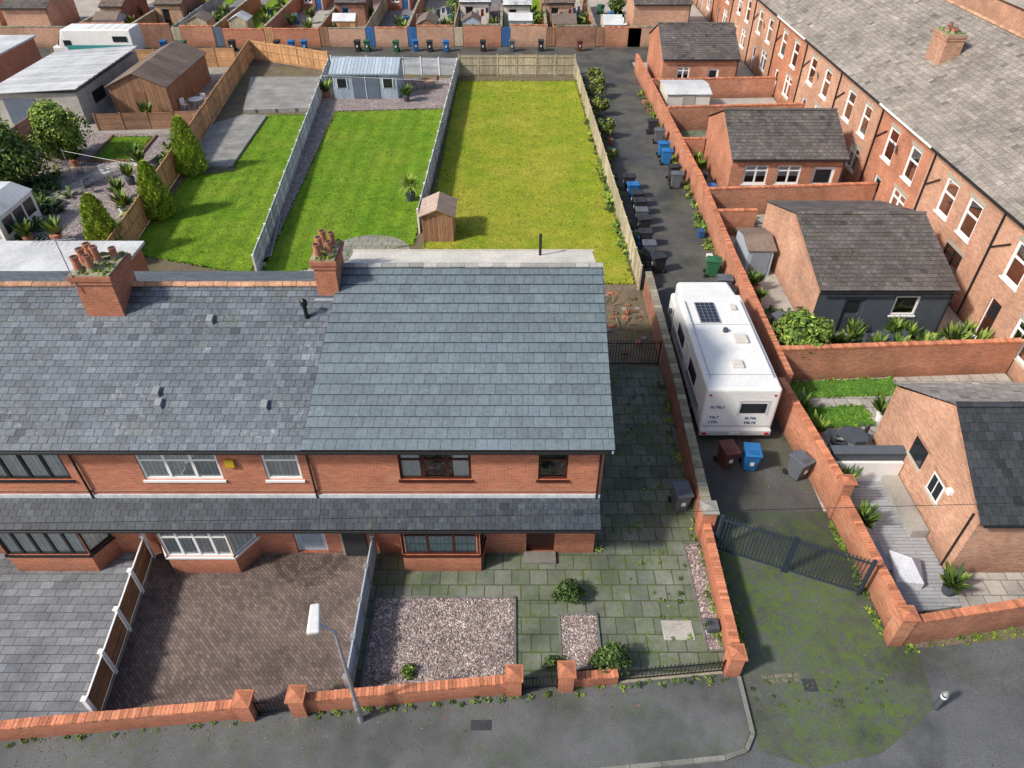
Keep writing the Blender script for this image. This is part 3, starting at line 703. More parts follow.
# ------------------------------------------------------------ lawns and back garden
lawn('lawn',[(-5.3,33.6),(6.75,33.6),(5.9,69),(-5.0,69)],.03,LAWN2,BLADEY,26000)
lawn('lawn',[(-14.1,34),(-5.9,38),(-5.4,61.5),(-14.9,60.8)],.03,LAWN1,BLADE,14000)
lawn('lawn',[(-22.6,37),(-14.7,34.5),(-17.0,60),(-20.6,60),(-21.6,57.5),(-19.8,48.6),(-22.8,48)],.03,LAWN1,BLADE,12000)
sheet('gravel_strip',[(-14.9,36),(-14.1,36),(-15.2,64),(-16.8,64)],.02,GRAV2)
sheet('patio_gravel',[(-16.6,61),(-5.4,61.8),(-5.2,70),(-17,70)],.022,GRAV2)
sheet('deck',[(-22.6,60.5),(-17.1,61),(-17.6,69.5),(-24.5,69.5)],.3,DECK)
sheet('deck',[(-23.4,49),(-20.2,49.2),(-20.4,59.6),(-22.4,59.8),(-24.4,57.5)],.18,DECK)
fence('wooden_fence',(-22.4,35),(-26.2,76),1.8,WOODT)
fence('wooden_fence',(-26.0,76),(-17.6,72),1.8,WOODT)
fence('panel_fence',(-14.3,34.5),(-17.5,71.5),1.25,WOODG,WHITE)
fence('panel_fence',(-17.2,71.5),(-5.2,70.8),1.5,WOODG,WHITE,style='h')
fence('panel_fence',(-5.7,39.5),(-5.15,70.5),1.5,WOODG,WHITE,gravelb=CONC)
fence('weathered_fence',(-5.0,70.6),(5.9,70.6),1.85,WOODW,WOODW,style='v')
fence('weathered_fence',(6.9,33),(5.95,70.3),1.5,WOODW,WOODW,style='v')
e=empty('garden_shed',(-12.5,66,0)); mb=MB()
mb.box(-15.6,-10,64.2,68.4,0,2.1,SHEDG)
for k in range(36):
    x=-15.6+5.6*k/36; mb.box(x+.01,x+.14,64.16,64.199,.02,2.08,SHEDG,U(.85,1.1))
mb.build('walls',e); mb=MB()
mb.profx([(64.0,2.06),(66.3,2.75),(68.6,2.06),(68.6,2.16),(66.3,2.87),(64.0,2.16)],-15.8,-9.8,SHEDG,.9); 
for k in range(20): mb.hexa([(-15.8+k*.3,63.98,2.165),(-15.55+k*.3,63.98,2.165),(-15.55+k*.3,66.3,2.875),(-15.8+k*.3,66.3,2.875),(-15.8+k*.3,63.98,2.18),(-15.55+k*.3,63.98,2.18),(-15.55+k*.3,66.3,2.89),(-15.8+k*.3,66.3,2.89)],SHEDG,U(.85,1.15))
mb.build('roof',e)
mb=MB(); mb.box(-13.9,-11.6,64.1,64.158,.05,1.95,SHEDD); mb.box(-12.77,-12.73,64.07,64.1,.05,1.95,WHITE)
for a in (-15.2,-11.2): mb.box(a,a+.8,64.11,64.155,1,1.7,VGLASS); mb.box(a-.06,a,64.09,64.155,.94,1.76,WHITE);mb.box(a+.8,a+.86,64.09,64.155,.94,1.76,WHITE)
mb.build('doors',e)
mb=MB(); 
mb.profy([(-5.35,0),(-3.5,0),(-3.5,1.75),(-4.4,2.15),(-5.35,1.75)],38.4,40.4,WOODT,.9)
mb.hexa([(-5.5,38.2,1.68),(-4.4,38.2,2.15),(-4.4,40.6,2.15),(-5.5,40.6,1.68),(-5.5,38.2,1.74),(-4.4,38.2,2.23),(-4.4,40.6,2.23),(-5.5,40.6,1.74)],FELT,2.4)
mb.hexa([(-4.4,38.2,2.15),(-3.35,38.2,1.68),(-3.35,40.6,1.68),(-4.4,40.6,2.15),(-4.4,38.2,2.23),(-3.35,38.2,1.74),(-3.35,40.6,1.74),(-4.4,40.6,2.23)],FELT,1.5)
for k in range(12): mb.box(-5.33+k*.152,-5.2+k*.152,38.36,38.395,.02,1.7,WOODB,U(.8,1.3))
mb.build('wooden_shed')
mb=MB(); a=Vector((-14.3,36.5,.08));b=Vector((-15.0,41.5,.08));s=Vector((.22,0.02,0))
mb.tube(a-s,b-s,.035,METAL,n=6);mb.tube(a+s,b+s,.035,METAL,n=6)
for k in range(18):
    c=a.lerp(b,(k+.5)/18); mb.tube(c-s,c+s,.018,METAL,n=5)
mb.build('ladder')
mb=MB(); mb.tube((-6.7,44,0),(-6.7,44,.55),.25,DGREY,.35,14); mb.tube((-6.7,44,.5),(-6.7,44,1.1),.07,BARK,.05)
for k in range(160):
    a=U(0,6.28); el=U(-.2,1.3); L=U(.7,1.1); d=Vector((math.cos(a)*math.cos(el),math.sin(a)*math.cos(el),math.sin(el))); o=Vector((-6.7,44,1.05)); sd=Vector((-d.y,d.x,0)).normalized()*.04
    mb.face([o,o+d*L*.5+sd,o+d*L-Vector((0,0,.15)),o+d*L*.5-sd],LEAFY,U(.7,1.5))
mb.build('potted_palm')
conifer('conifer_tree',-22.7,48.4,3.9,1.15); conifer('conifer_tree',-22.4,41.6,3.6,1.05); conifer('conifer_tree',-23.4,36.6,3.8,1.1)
# ------------------------------------------------------------ left neighbour plots
sheet('gravel_yard',[(-37,37.5),(-23.2,37.5),(-24.6,56),(-37,56)],.02,GRAV2)
sheet('yard_concrete',[(-60,56),(-25,56),(-26.5,75),(-60,75)],.018,CONC,.8)
lawn('lawn',[(-30.8,50.5),(-27.8,50.7),(-28.2,55.2),(-31.2,55.2)],.04,LAWN1,BLADE,1500)
sheet('patio',[(-36,30),(-23,30),(-23,37.5),(-36,37.5)],.025,FLAGL)
sheet('stone_path',[(-33.5,38),(-32,38),(-28,50),(-29.2,50.3)],.03,FLAGL)
mb=MB()
for a,b in (((-31.1,50.3),(-27.6,50.5)),((-27.6,50.5),(-28,55.4)),((-31.0,50.3),(-31.4,55.4))): mb.obox(a,b,.15,0,.15,WOODB,.7)
mb.build('raised_bed_edging')
fence('wooden_fence',(-33,56.5),(-25,57.2),1.3,WOODB,style='h')
fence('wooden_fence',(-37.2,38),(-37.2,57),1.6,WOODB,style='h')
fence('wooden_fence',(-44,72.5),(-27,73.5),1.7,WOODT,style='h')
def shed(name,x0,x1,y0,y1,h,rh,wm,rm,ax='y',ov=.15,dm=None):
    mb=MB()
    if ax=='y':
        xm=(x0+x1)/2; mb.profy([(x0,0),(x1,0),(x1,h),(xm,h+rh),(x0,h)],y0,y1,wm)
        for sx,xe in ((-1,x0-ov),(1,x1+ov)):
            ze=h-ov*rh/((x1-x0)/2)
            ny=max(1,int((y1-y0)/1.0))
            for k in range(ny):
                ya=y0-ov+(y1-y0+2*ov)*k/ny; yc=y0-ov+(y1-y0+2*ov)*(k+1)/ny-.02
                A=(xe,ya,ze);B=(xe,yc,ze);C=(xm,yc,h+rh);D=(xm,ya,h+rh)
                mb.hexa([A,B,C,D]+[(p[0],p[1],p[2]+.06) for p in (A,B,C,D)],rm,U(.8,1.15))
        n=int((x1-x0)/.14)
        for k in range(n):
            xa=x0+(x1-x0)*k/n; top=h+rh*(1-abs((xa+.06-xm)/((x1-x0)/2))); mb.box(xa+.005,xa+.13,y0-.02,y0-.001,.02,top-.06,wm,U(.8,1.15))
        n=int((y1-y0)/.15)
        for k in range(n):
            ya=y0+(y1-y0)*k/n
            for xs,xe in((x0-.02,x0-.001),(x1+.001,x1+.02)): mb.box(xs,xe,ya+.005,ya+.14,.02,h-.05,wm,U(.8,1.15))
        if dm: mb.box(xm-.5,xm+.5,y0-.05,y0-.022,.02,1.95,dm)
    else:
        ym=(y0+y1)/2; mb.profx([(y0,0),(y1,0),(y1,h),(ym,h+rh),(y0,h)],x0,x1,wm)
        for ye in (y0-ov,y1+ov):
            ze=h-ov*rh/((y1-y0)/2); A=(x0-ov,ye,ze);B=(x1+ov,ye,ze);C=(x1+ov,ym,h+rh);D=(x0-ov,ym,h+rh)
            mb.hexa([A,B,C,D]+[(p[0],p[1],p[2]+.06) for p in (A,B,C,D)],rm,U(.9,1.1))
        mb.box((x0+x1)/2-.5,(x0+x1)/2+.5,y0-.05,y0-.002,.02,min(h-.1,1.9),dm or wm,.6)
    return mb.build(name)
shed('wooden_shed',-33,-28.3,60,69.5,2.4,1.0,WOODB,FELT,'y',.2,WOODD)
mb=MB(); mb.box(-41.5,-34.5,57.8,69.5,0,2.5,CONC,1.1)
for k in range(28):
    y=57.5+k*.43; mb.hexa([(-41.8,y,2.5),(-34.2,y,2.9),(-34.2,y+.42,2.9),(-41.8,y+.42,2.5),(-41.8,y,2.56),(-34.2,y,2.97+.03*(k%2)),(-34.2,y+.42,2.97+.03*(k%2)),(-41.8,y+.42,2.56)],PALE,U(.75,1.05))
mb.box(-40.5,-38,57.74,57.79,.1,2.1,SHEDD); mb.box(-34.49,-34.44,60,62,1,1.9,VGLASS); mb.build('garage')
mb=MB(); mb.box(-32.3,-29.9,37.6,41.5,0,1.9,WHITE)
mb.hexa([(-32.4,37.5,1.9),(-29.8,37.5,1.9),(-29.8,41.6,1.9),(-32.4,41.6,1.9),(-31.4,37.7,2.5),(-30.8,37.7,2.5),(-30.8,41.4,2.5),(-31.4,41.4,2.5)],PALE)
mb.box(-32,-30.2,37.54,37.59,.7,1.7,VGLASS)
for k in range(3): mb.box(-29.89,-29.85,38+k*1.15,38.9+k*1.15,.7,1.6,VGLASS)
mb.build('greenhouse')
tree('garden_tree',-32.9,51.0,4.2,2.2,LEAF,9000,.14,mats=[LEAF,LEAFY,LEAFY],low=.48,lobes=34); tree('garden_tree',-33.6,45.6,4.8,2.7,LEAF,10000,.14,mats=[LEAF,LEAFY,LEAFD,LEAF],low=.48,lobes=34)
weeds('shrub_border',[(-24,38),(-25.5,55)],110,.35,.5,mats=[LEAF,LEAFY,LEAFD])
weeds('shrub_border',[(-29.5,37.5),(-33,48)],90,.8,.6,mats=[LEAF,LEAFD])
def table(x,y,r=.5,mat=DGREY):
    mb=MB(); mb.tube((0,0,.7),(0,0,.74),r,mat,n=16)
    for k in range(3): a=k*2.09; mb.tube((math.cos(a)*r*.7,math.sin(a)*r*.7,0),(0,0,.7),.02,mat,n=5)
    mb.build('patio_table',loc=(x,y,0))
def chair(x,y,rot,mat=DGREY,z=0):
    mb=MB(); mb.box(-.22,.22,-.22,.22,.43,.47,mat); mb.box(-.22,.22,.2,.24,.47,.95,mat)
    for a in(-.2,.2):
        for b in(-.2,.2): mb.tube((a,b,0),(a,b,.44),.018,mat,n=5)
        mb.box(a-.02,a+.02,-.2,.2,.65,.68,mat)
    mb.build('patio_chair',loc=(x,y,z),rot=rot)
def pot(x,y,z=0,s=1,mat=None):
    mb=MB(); r=U(.18,.32)*s; mb.tube((0,0,0),(0,0,.4*s),r*.7,mat or random.choice([TERRA,DGREY,WHITE]),r,12)
    for k in range(60):
        a=U(0,6.28);l=U(.2,.6)*s; d=Vector((math.cos(a)*l,math.sin(a)*l,U(.2,.9)*s)); sd=Vector((-d.y,d.x,0))*.2; o=Vector((0,0,.38*s)); mb.face([o,o+d*.6+sd,o+d,o+d*.6-sd],random.choice([LEAF,LEAFY,LEAFD]),U(.6,1.3))
    mb.build('potted_plant',loc=(x,y,z))
table(-27,62,.6,WHITE); chair(-27.8,61.4,1,WHITE); chair(-26.6,63,3,WHITE); chair(-28.4,47.5,1,WHITE); table(-29.2,46.3); chair(-30.0,47.2,-1); chair(-28.6,45.2,2.4)
chair(-26.8,59.3,2); table(-7.8,67,.7,WOODB); chair(-8.8,66.6,1.5,WOODB); chair(-7,67.8,-2,WOODB)
for x,y in ((-26,44),(-26.3,46.5),(-26.6,49),(-31.6,49.6),(-27.2,49.8),(-24.8,42),(-9.2,63.5),(-16.4,64.5),(-29,38.2),(-27.4,38.4),(-30,59)): pot(x,y,0,1.3)
table(18.0,27.7,.5,DGREY); chair(17.2,27.6,1.5,DGREY); chair(18.8,27.9,-1.5,DGREY); chair(21.9,27.5,-1,WHITE)
mb=MB(); mb.tube((-30.5,47,0),(-30.5,47,2.3),.04,METAL)
mb.tube((-30.5,47,2.2),(-25,45,2.1),.012,WHITE,n=4); mb.tube((-16.5,63.8,2.1),(-5.6,63.5,1.7),.012,WHITE,n=4); mb.build('clothes_line')
# ------------------------------------------------------------ vehicles
def wheel(mb,x,y,r,w):
    mb.tube((x-w/2,y,r),(x+w/2,y,r),r,RUBB,n=20); mb.tube((x-w/2-.01,y,r),(x+w/2+.01,y,r),r*.55,METAL,n=14)
def motorhome():
    e=empty('motorhome',(9.15,25.3,0)); x0,x1,y0,y1=7.72,10.72,21.3,29.6
    mb=MB(); mb.bev(x0,x1,y0,28.2,.55,2.85,.13,VANW,4)
    def tn(c):
        if c.y>28.9: 
            c.z=c.z*.92+.12; c.x=9.22+(c.x-9.22)*.86
        return c
    mb.bev(x0+.06,x1-.06,27.6,29.6,1.75,2.8,.18,VANW,4,taper=tn)
    mb.bev(x0+.2,x1-.2,27.9,30.1,.5,1.75,.15,VANW,3,.95)
    for xs,xe in ((x0-.012,x0-.002),(x1+.002,x1+.012)):
        mb.box(xs,xe,22,27.8,1.25,1.35,LOGO); mb.box(xs,xe,22,27.8,1.1,1.16,GATEB)
    for (a,b) in ((23,24.2),(25.6,26.8)):
        for xs,xe in ((x0-.03,x0-.002),(x1+.002,x1+.03)): mb.bev(xs-.01,xe+.01,a,b,1.6,2.2,.012,VGLASS,1)
    mb.box(x0-.02,x0-.002,24.5,25.2,.75,2.35,VANW,.85)
    mb.box(x0+.1,x1-.1,y0+.25,28,.3,.6,DGREY)
    mb.build('body',e)
    mb=MB()
    mb.bev(9.2,10.25,y0-.03,y0+.02,1.6,2.1,.02,VGLASS,2); 
    mb.box(9.1,9.2,y0-.02,y0-.002,1.5,2.2,VANW,.75); mb.box(10.25,10.35,y0-.02,y0-.002,1.5,2.2,VANW,.75)
    mb.box(9.1,10.35,y0-.02,y0-.002,2.2,2.28,VANW,.7)
    mb.box(x0+.15,x1-.15,y0-.012,y0-.002,.86,.9,VANW,.5)
    mb.bev(x0+.02,x1-.02,y0-.12,y0+.1,.42,.72,.05,VANW,2,.8)
    for xx in (x0+.12,x1-.3): mb.box(xx,xx+.18,y0-.14,y0-.121,.5,.62,REDL); mb.box(xx,xx+.1,y0-.02,y0-.002,2.5,2.58,REDL)
    mb.box(8.95,9.4,y0-.15,y0-.122,.5,.61,WHITE)
    for (xa,zz,n) in ((8.0,1.85,6),(8.05,1.3,4),(8.05,1.05,4),(9.5,1.25,5),(9.5,1.0,5)):
        for k in range(n):
            if (k*7+int(zz*100))%3==0: mb.box(xa+k*.1,xa+k*.1+.07,y0-.018,y0-.003,zz,zz+.03,LOGO); mb.box(xa+k*.1,xa+k*.1+.02,y0-.018,y0-.003,zz+.031,zz+.13,LOGO)
            elif (k*7+int(zz*100))%3==1: mb.box(xa+k*.1,xa+k*.1+.07,y0-.018,y0-.003,zz+.1,zz+.13,LOGO); mb.box(xa+k*.1+.025,xa+k*.1+.045,y0-.018,y0-.003,zz,zz+.099,LOGO)
            else: mb.box(xa+k*.1,xa+k*.1+.02,y0-.018,y0-.003,zz,zz+.13,LOGO); mb.box(xa+k*.1+.05,xa+k*.1+.07,y0-.018,y0-.003,zz,zz+.13,LOGO); mb.box(xa+k*.1+.021,xa+k*.1+.049,y0-.018,y0-.003,zz+.055,zz+.08,LOGO)
    mb.build('rear_panel',e)
    mb=MB()
    mb.box(8.35,9.25,25.8,27.4,2.87,2.91,METAL); mb.box(8.39,9.21,25.84,27.36,2.911,2.92,PANEL)
    for k in range(1,4): mb.box(8.39+k*.205-.008,8.39+k*.205+.008,25.84,27.36,2.921,2.924,METAL)
    for k in range(1,6): mb.box(8.39,9.21,25.84+k*.253-.006,25.84+k*.253+.006,2.925,2.927,METAL)
    mb.bev(9.5,10.1,24.3,24.9,2.85,2.98,.05,CREAM,2); mb.bev(9.0,9.5,22.6,23.1,2.85,2.96,.05,CREAM,2); mb.bev(9.9,10.2,26.8,27.2,2.85,2.95,.04,CREAM,2)
    mb.tube((9.3,25.2,2.85),(9.3,25.2,3.0),.12,DGREY)
    for xx in (x0+.22,x1-.22): mb.tube((xx,22,2.93),(xx,27.5,2.93),.02,METAL,n=6); [mb.tube((xx,yy,2.84),(xx,yy,2.93),.015,METAL,n=5) for yy in (22,24,26,27.5)]
    mb.box(x0+.14,x1-.14,y0+.9,y0+.93,2.852,2.858,PALE,.7); mb.box(x0+.14,x1-.14,25.7,25.73,2.852,2.858,PALE,.7)
    mb.build('roof_fittings',e)
    mb=MB()
    for yy in (23.2,28.4):
        for xx in (x0+.2,x1-.2): wheel(mb,xx,yy,.34,.22)
    mb.bev(x0+.35,x1-.35,28.9,29.9,1.15,1.7,.05,VGLASS,2)
    for s in (x0-.12,x1-.1): mb.bev(s,s+.22,28.75,28.9,1.3,1.6,.03,DGREY,2)
    mb.build('wheels',e)
motorhome()
def van(name,x,y,rot,col=VANW,L=5.4,W=2.0,H=2.2,stripe=None):
    mb=MB()
    def tp(c):
        if c.z>1.2: c.y=c.y*.93
        return c
    mb.bev(-L/2,L/2-1.3,-W/2,W/2,.35,H,.12,col,3,taper=tp)
    def tc(c):
        if c.z>1.5 and c.x>L/2-1: c.x-=.9
        if c.z>1.2: c.y*=.9
        return c
    mb.bev(L/2-1.9,L/2-.35,-W/2+.01,W/2-.01,.35,H-.05,.12,col,3,taper=tc)
    mb.bev(L/2-1.0,L/2,-W/2+.03,W/2-.03,.35,1.15,.12,col,3)
    mb.hexa([(L/2-.75,-W*.40,1.2),(L/2-.75,W*.40,1.2),(L/2-1.22,W*.38,H-.25),(L/2-1.22,-W*.38,H-.25),(L/2-.5,-W*.42,1.17),(L/2-.5,W*.42,1.17),(L/2-1.13,W*.4,H-.2),(L/2-1.13,-W*.4,H-.2)],VGLASS)
    for s in(-1,1): mb.box(L/2-2.0,L/2-1.3,s*W/2-.03,s*W/2+.005,1.2,1.75,VGLASS)
    if stripe:
        for s in(-1,1): mb.box(-L/2+.2,L/2-1.5,min(s*W/2,s*(W/2+.01)),max(s*W/2,s*(W/2+.01)),.9,1.3,stripe); mb.box(-L/2+.5,-L/2+1.9,min(s*W*.466,s*W*.5),max(s*W*.466,s*W*.5),1.6,2.1,VGLASS)
    for xx in(-L/2+1,L/2-1):
        for s in(-1,1): mb.tube((xx,s*(W/2-.2),.33),(xx,s*(W/2+.02),.33),.33,RUBB,n=18); mb.tube((xx,s*(W/2-.2),.33),(xx,s*(W/2+.03),.33),.18,METAL,n=12)
    for k in range(5): mb.box(-L/2+.6+k*.9,-L/2+.64+k*.9,-W/2+.2,W/2-.2,H,H+.02,col,.8)
    for s in (-1,1): mb.box(L/2-.05,L/2+.01,s*W*.35-.15,s*W*.35+.15,.75,.92,LENS)
    return mb.build(name,loc=(x,y,0),rot=rot)
van('parked_van',-42,77.6,math.pi,L=8.2,W=2.7,H=2.7,stripe=TEAL)
def car(x,y,rot,m):
    mb=MB(); L,W=4.1,1.75
    mb.bev(-L/2,L/2,-W/2,W/2,.3,.9,.14,m,3)
    def tp(c):
        if c.z>1.1: c.x*=.68; c.y*=.84
        return c
    mb.bev(-1.7,1.2,-W/2+.06,W/2-.06,.75,1.42,.08,VGLASS,3,taper=tp)
    mb.bev(-1.05,.72,-W*.39,W*.39,1.36,1.46,.04,m,2)
    for xx in(-1.3,1.3):
        for s in(-1,1): mb.tube((xx,s*(W/2-.2),.31),(xx,s*(W/2+.02),.31),.31,RUBB,n=18);mb.tube((xx,s*(W/2-.2),.31),(xx,s*(W/2+.03),.31),.17,METAL,n=12)
    return mb.build('parked_car',loc=(x,y,0),rot=rot)
# ------------------------------------------------------------ right terrace
TX=23.2
def terrace():
    FT=Face((TX,0),(0,1),(-1,0))
    ys=[16,23.5,31,38.1,45.2,52.5,60,67.5,75,83,91,99,107]
    winp={1:[(25.3,26.4),(27.9,29.0)],2:[(32.4,33.5),(34.8,35.9)],3:[(39.2,40.3),(42.2,43.3)],4:[(46.4,47.4),(49.2,50.3)]}
    ez=6.0; rx=30.0; rz=9.8
    for i in range(len(ys)-1):
        a,b=ys[i],ys[i+1]; e=empty('terraced_house',(27,(a+b)/2,0))
        wp=winp.get(i,[(a+1.4,a+2.5),(a+4.6,a+5.7)])
        ops=[(p-.1,q+.1,3.3,5.2) for p,q in wp]; gops=[(wp[0][0]-.2,wp[0][1]+.4,.9,2.5)]; dops=[(wp[1][0]+.2,wp[1][0]+1.15,.05,2.2)]
        bt=BRICKT if i%3 else BRICKY
        mb=MB(); wall_open(mb,FT,a,b,0,ez-.02,ops+gops+dops,bt)
        for p,q,z0,z1 in ops+gops: FT.box(mb,p-.12,q+.12,z1+.002,z1+.2,-.02,.05,STONE,.75)
        FT.box(mb,a,b,5.55,5.7,-.03,-.002,bt,.8)
        mb.face([(36.8,a,0),(36.8,b,0),(36.8,b,ez),(36.8,a,ez)],BRICKT)
        for y in(a,b): mb.face([(TX,y,0),(36.8,y,0),(36.8,y,ez),(rx,y,rz-.05),(TX,y,ez)],BRICKT)
        mb.build('walls',e)
        mb=MB()
        for k,(p,q,z0,z1) in enumerate(ops): window(mb,FT,p,q,z0,z1,WHITE,1,.4,fw=.11,mode=random.choice(['half','side','full']),sillmat=WHITE)
        for p,q,z0,z1 in gops: window(mb,FT,p,q,z0,z1,WHITE if i!=2 else BLACKF,2,.3,fw=.1,mode='side',sillmat=STONE)
        mb.build('windows',e)
        mb=MB(); door(mb,FT,dops[0][0],dops[0][1],.05,2.2,random.choice([WHITE,MAHOG,SHEDG]),WHITE); mb.build('door',e)
        mb=MB(); mb.profy([(TX-.05,ez-.08),(rx,rz-.08),(36.9,ez-.08)],a+.001,b-.001,SLATEB)
        tiled(mb,(TX-.2,b,ez-.06),(TX-.2,a,ez-.06),(rx,a,rz),(rx,b,rz),26,.36,.025,SLATET,SLATEB,.16,.014,rot=.012)
        tiled(mb,(37,a,ez-.06),(37,b,ez-.06),(rx,b,rz),(rx,a,rz),12,.9,.03,SLATET,SLATEB,.2)
        ridge(mb,(rx,a,rz),(rx,b,rz),.15,RIDGE)
        mb.build('roof',e)
        mb=MB(); mb.tube((TX-.2,a,ez-.1),(TX-.2,b,ez-.1),.07,GUT if i%3 else WHITE)
        mb.tube((TX-.08,b-.4,.1),(TX-.08,b-.4,ez-.2),.05,GUT); mb.tube((TX-.08,b-.4,4),(TX-.08,b-1.6,4.8),.04,GUT)
        if i in(3,5,7):
            c=Vector((TX-.35,a+3.6,4.6))
            for k in range(14):
                a0=k*math.pi/7;a1=(k+1)*math.pi/7; u=Vector((.3,.95,0)).normalized(); w_=Vector((-.25,.1,.95)).normalized(); nn=u.cross(w_)
                mb.face([c+nn*-.06,c+u*math.cos(a0)*.3+w_*math.sin(a0)*.34,c+u*math.cos(a1)*.3+w_*math.sin(a1)*.34],DGREY)
            mb.tube(c,(TX,a+3.6,4.4),.02,METAL)
        mb.build('gutter',e)
        if i in(0,4,8): 
            yc={0:17.5,4:46.4,8:80}[i]; chimney(26.4,27.5,yc,yc+1.8,7.4,9.6,[(.3,.15,.3,.13),(.3,.5,.3,.13),(.7,.85,.3,.13),(.6,.3,.25,.12)],e,BRICKT,False)
terrace()
mb=MB(); mb.box(46,54,40,110,0,6,BRICKT); mb.profy([(45.7,5.9),(50,8.8),(54.3,5.9)],40,110,SLATET); mb.build('terraced_house')
def outhouse(x0,x1,y0,y1,ez,rz,wm,fm,rm,ops,dr=None,ym=None,frm=WHITE,rm2=None):
    e=empty('brick_outhouse',((x0+x1)/2,(y0+y1)/2,0)); ym=ym or (y0+y1)/2
    F=Face((0,y0),(1,0),(0,-1)); mb=MB()
    wall_open(mb,F,x0,x1,0,ez,[o[:4] for o in ops]+([dr[:4]] if dr else []),fm)
    mb.face([(x0,y0,0),(x0,y1,0),(x0,y1,ez),(x0,ym,rz),(x0,y0,ez)],wm); mb.face([(x1,y0,0),(x1,y1,0),(x1,y1,ez),(x1,ym,rz),(x1,y0,ez)],wm)
    mb.face([(x0,y1,0),(x1,y1,0),(x1,y1,ez),(x0,y1,ez)],wm)
    for o in ops: F.box(mb,o[0]-.12,o[1]+.12,o[3]+.003,o[3]+.2,-.02,-.002,fm,.75)
    mb.build('walls',e)
    mb=MB()
    for o in ops: window(mb,F,*o[:4],o[4],o[5],0 if o[5]<2 else .3,mode='half' if o[5]>1 else 'none',fw=.09)
    if dr: door(mb,F,*dr[:4],dr[4],frm)
    if ops or dr: mb.build('windows',e)
    mb=MB(); k=(rz-ez)/(ym-y0)
    n=max(8,int((ym-y0)/.24))
    tiled(mb,(x0-.1,y0-.2,ez-.2*k+.05),(x1+.1,y0-.2,ez-.2*k+.05),(x1+.1,ym,rz+.05),(x0-.1,ym,rz+.05),n,.3,.025,rm,SLATEB,.2,.014,rot=.012)
    tiled(mb,(x1+.1,y1+.2,ez+.0),(x0-.1,y1+.2,ez+.0),(x0-.1,ym,rz+.05),(x1+.1,ym,rz+.05),n,.34,.025,rm2 or rm,SLATEB,.2)
    ridge(mb,(x0-.1,ym,rz+.06),(x1+.1,ym,rz+.06),.13,SLATEO if rm!=DTILE else DTILE)
    mb.obox((x0-.04,y0-.1),(x0-.04,ym),.1,ez-.2,ez-.02,BRICKT,.8,z0b=rz-.2,z1b=rz+.02)
    mb.tube((x0,y0-.24,ez-.1),(x1,y0-.24,ez-.1),.05,GUT); mb.tube((x1-.1,y0-.06,0),(x1-.1,y0-.06,ez-.1),.035,GUT)
    mb.build('roof',e); return e
outhouse(14.0,21.2,43.6,50.8,3.1,4.8,BRICKY,BRICKY,SLATEO,[(14.9,16.4,1.35,2.6,WHITE,2),(17.0,18.5,1.35,2.6,WHITE,2)],(19.3,20.7,.05,2.5,WHITE))
outhouse(14.8,21.3,29,38.2,2.65,4.1,BRICKT,DGREY,SLATEO,[(18.6,19.8,1.1,2.2,WHITE,1)],(16.2,17.2,.05,2.1,DGREY),ym=33.8,frm=DGREY)
outhouse(13.2,19.8,65.5,73.5,3.0,4.8,BRICKY,BRICKY,SLATEO,[(14.5,15.6,1.2,2.3,WHITE,2)],(17.2,18.2,.05,2.2,WHITE))
outhouse(15.1,23.1,14.7,21.3,3.0,5.0,BRICKT,BRICKT,DTILE,[(19,20.4,1.2,2.3,BLACKF,2)],None,ym=17.9,rm2=SLATEL)
outhouse(13.4,19.6,86,92,3,4.6,BRICKT,BRICKT,SLATEO,[],None)
FS=Face((15.1,0),(0,-1),(-1,0))
mb=MB()
for a,w,zz in ((-19.0,.9,1.7),(-17.4,.8,1.5)):
    FS.box(mb,a,a+w,zz,zz+.85,-.03,.0,BLACKF if a<-18 else WHITE); FS.box(mb,a+.07,a+w-.07,zz+.07,zz+.78,-.04,-.031,VGLASS); FS.box(mb,a+w/2-.02,a+w/2+.02,zz+.07,zz+.78,-.05,-.041,BLACKF if a<-18 else WHITE)
    FS.box(mb,a-.1,a+w+.1,zz+.86,zz+1.0,-.02,0,BRICKT,.7); FS.box(mb,a-.1,a+w+.1,zz-.12,zz-.003,-.06,0,STONE)
FS.box(mb,-16.4,-16.2,2.4,2.6,-.15,0,WHITE); mb.tube(FS.p(-15.0,.1,-.06),FS.p(-15.0,2.9,-.06),.035,GUT)
mb.build('side_windows')
def yw(pts,h=1.75,m=BRICKY,c=COPE,n='yard_wall'): garden_wall(n,pts,h,.23,m,c)
yw([(11.95,23.6),(12.0,34),(12.3,45)]); yw([(12.3,45),(12.1,58),(11.9,72)],1.65)
yw([(12.05,17.4),(11.5,23.4)]); yw([(12.3,12.6),(12.1,17.3)],1.3)
yw([(12.0,25.3),(23.1,25.9)],1.9); yw([(12.2,41.8),(23.1,42.6)],1.9); yw([(12.2,56.6),(23.1,57.4)],1.9); yw([(12.1,39.2),(14.7,39.3)],1.7)
yw([(12.1,50.5),(13.9,50.5)]); yw([(12.1,64),(23,64.6)]); yw([(12.3,12.1),(24,14.0)],1.35,BRICKY,COPE)
pillar('wall_pillar',12.2,12.2,1.5,.45,BRICKY); pillar('wall_pillar',12.1,17.35,1.9,.4,BRICKY)
sheet('yard',[(12.2,25.5),(23.1,26),(23.1,42),(12.3,42)],.015,CONC); sheet('yard',[(12.3,42),(23.1,42.5),(23.1,57),(12.2,57)],.016,FLAG)
sheet('yard',[(12.2,57),(23.1,57.4),(23.1,75),(12,75)],.017,CONC); sheet('yard',[(11.8,17.5),(23.1,17.5),(23.1,25.8),(11.8,25.4)],.019,FLAGL)
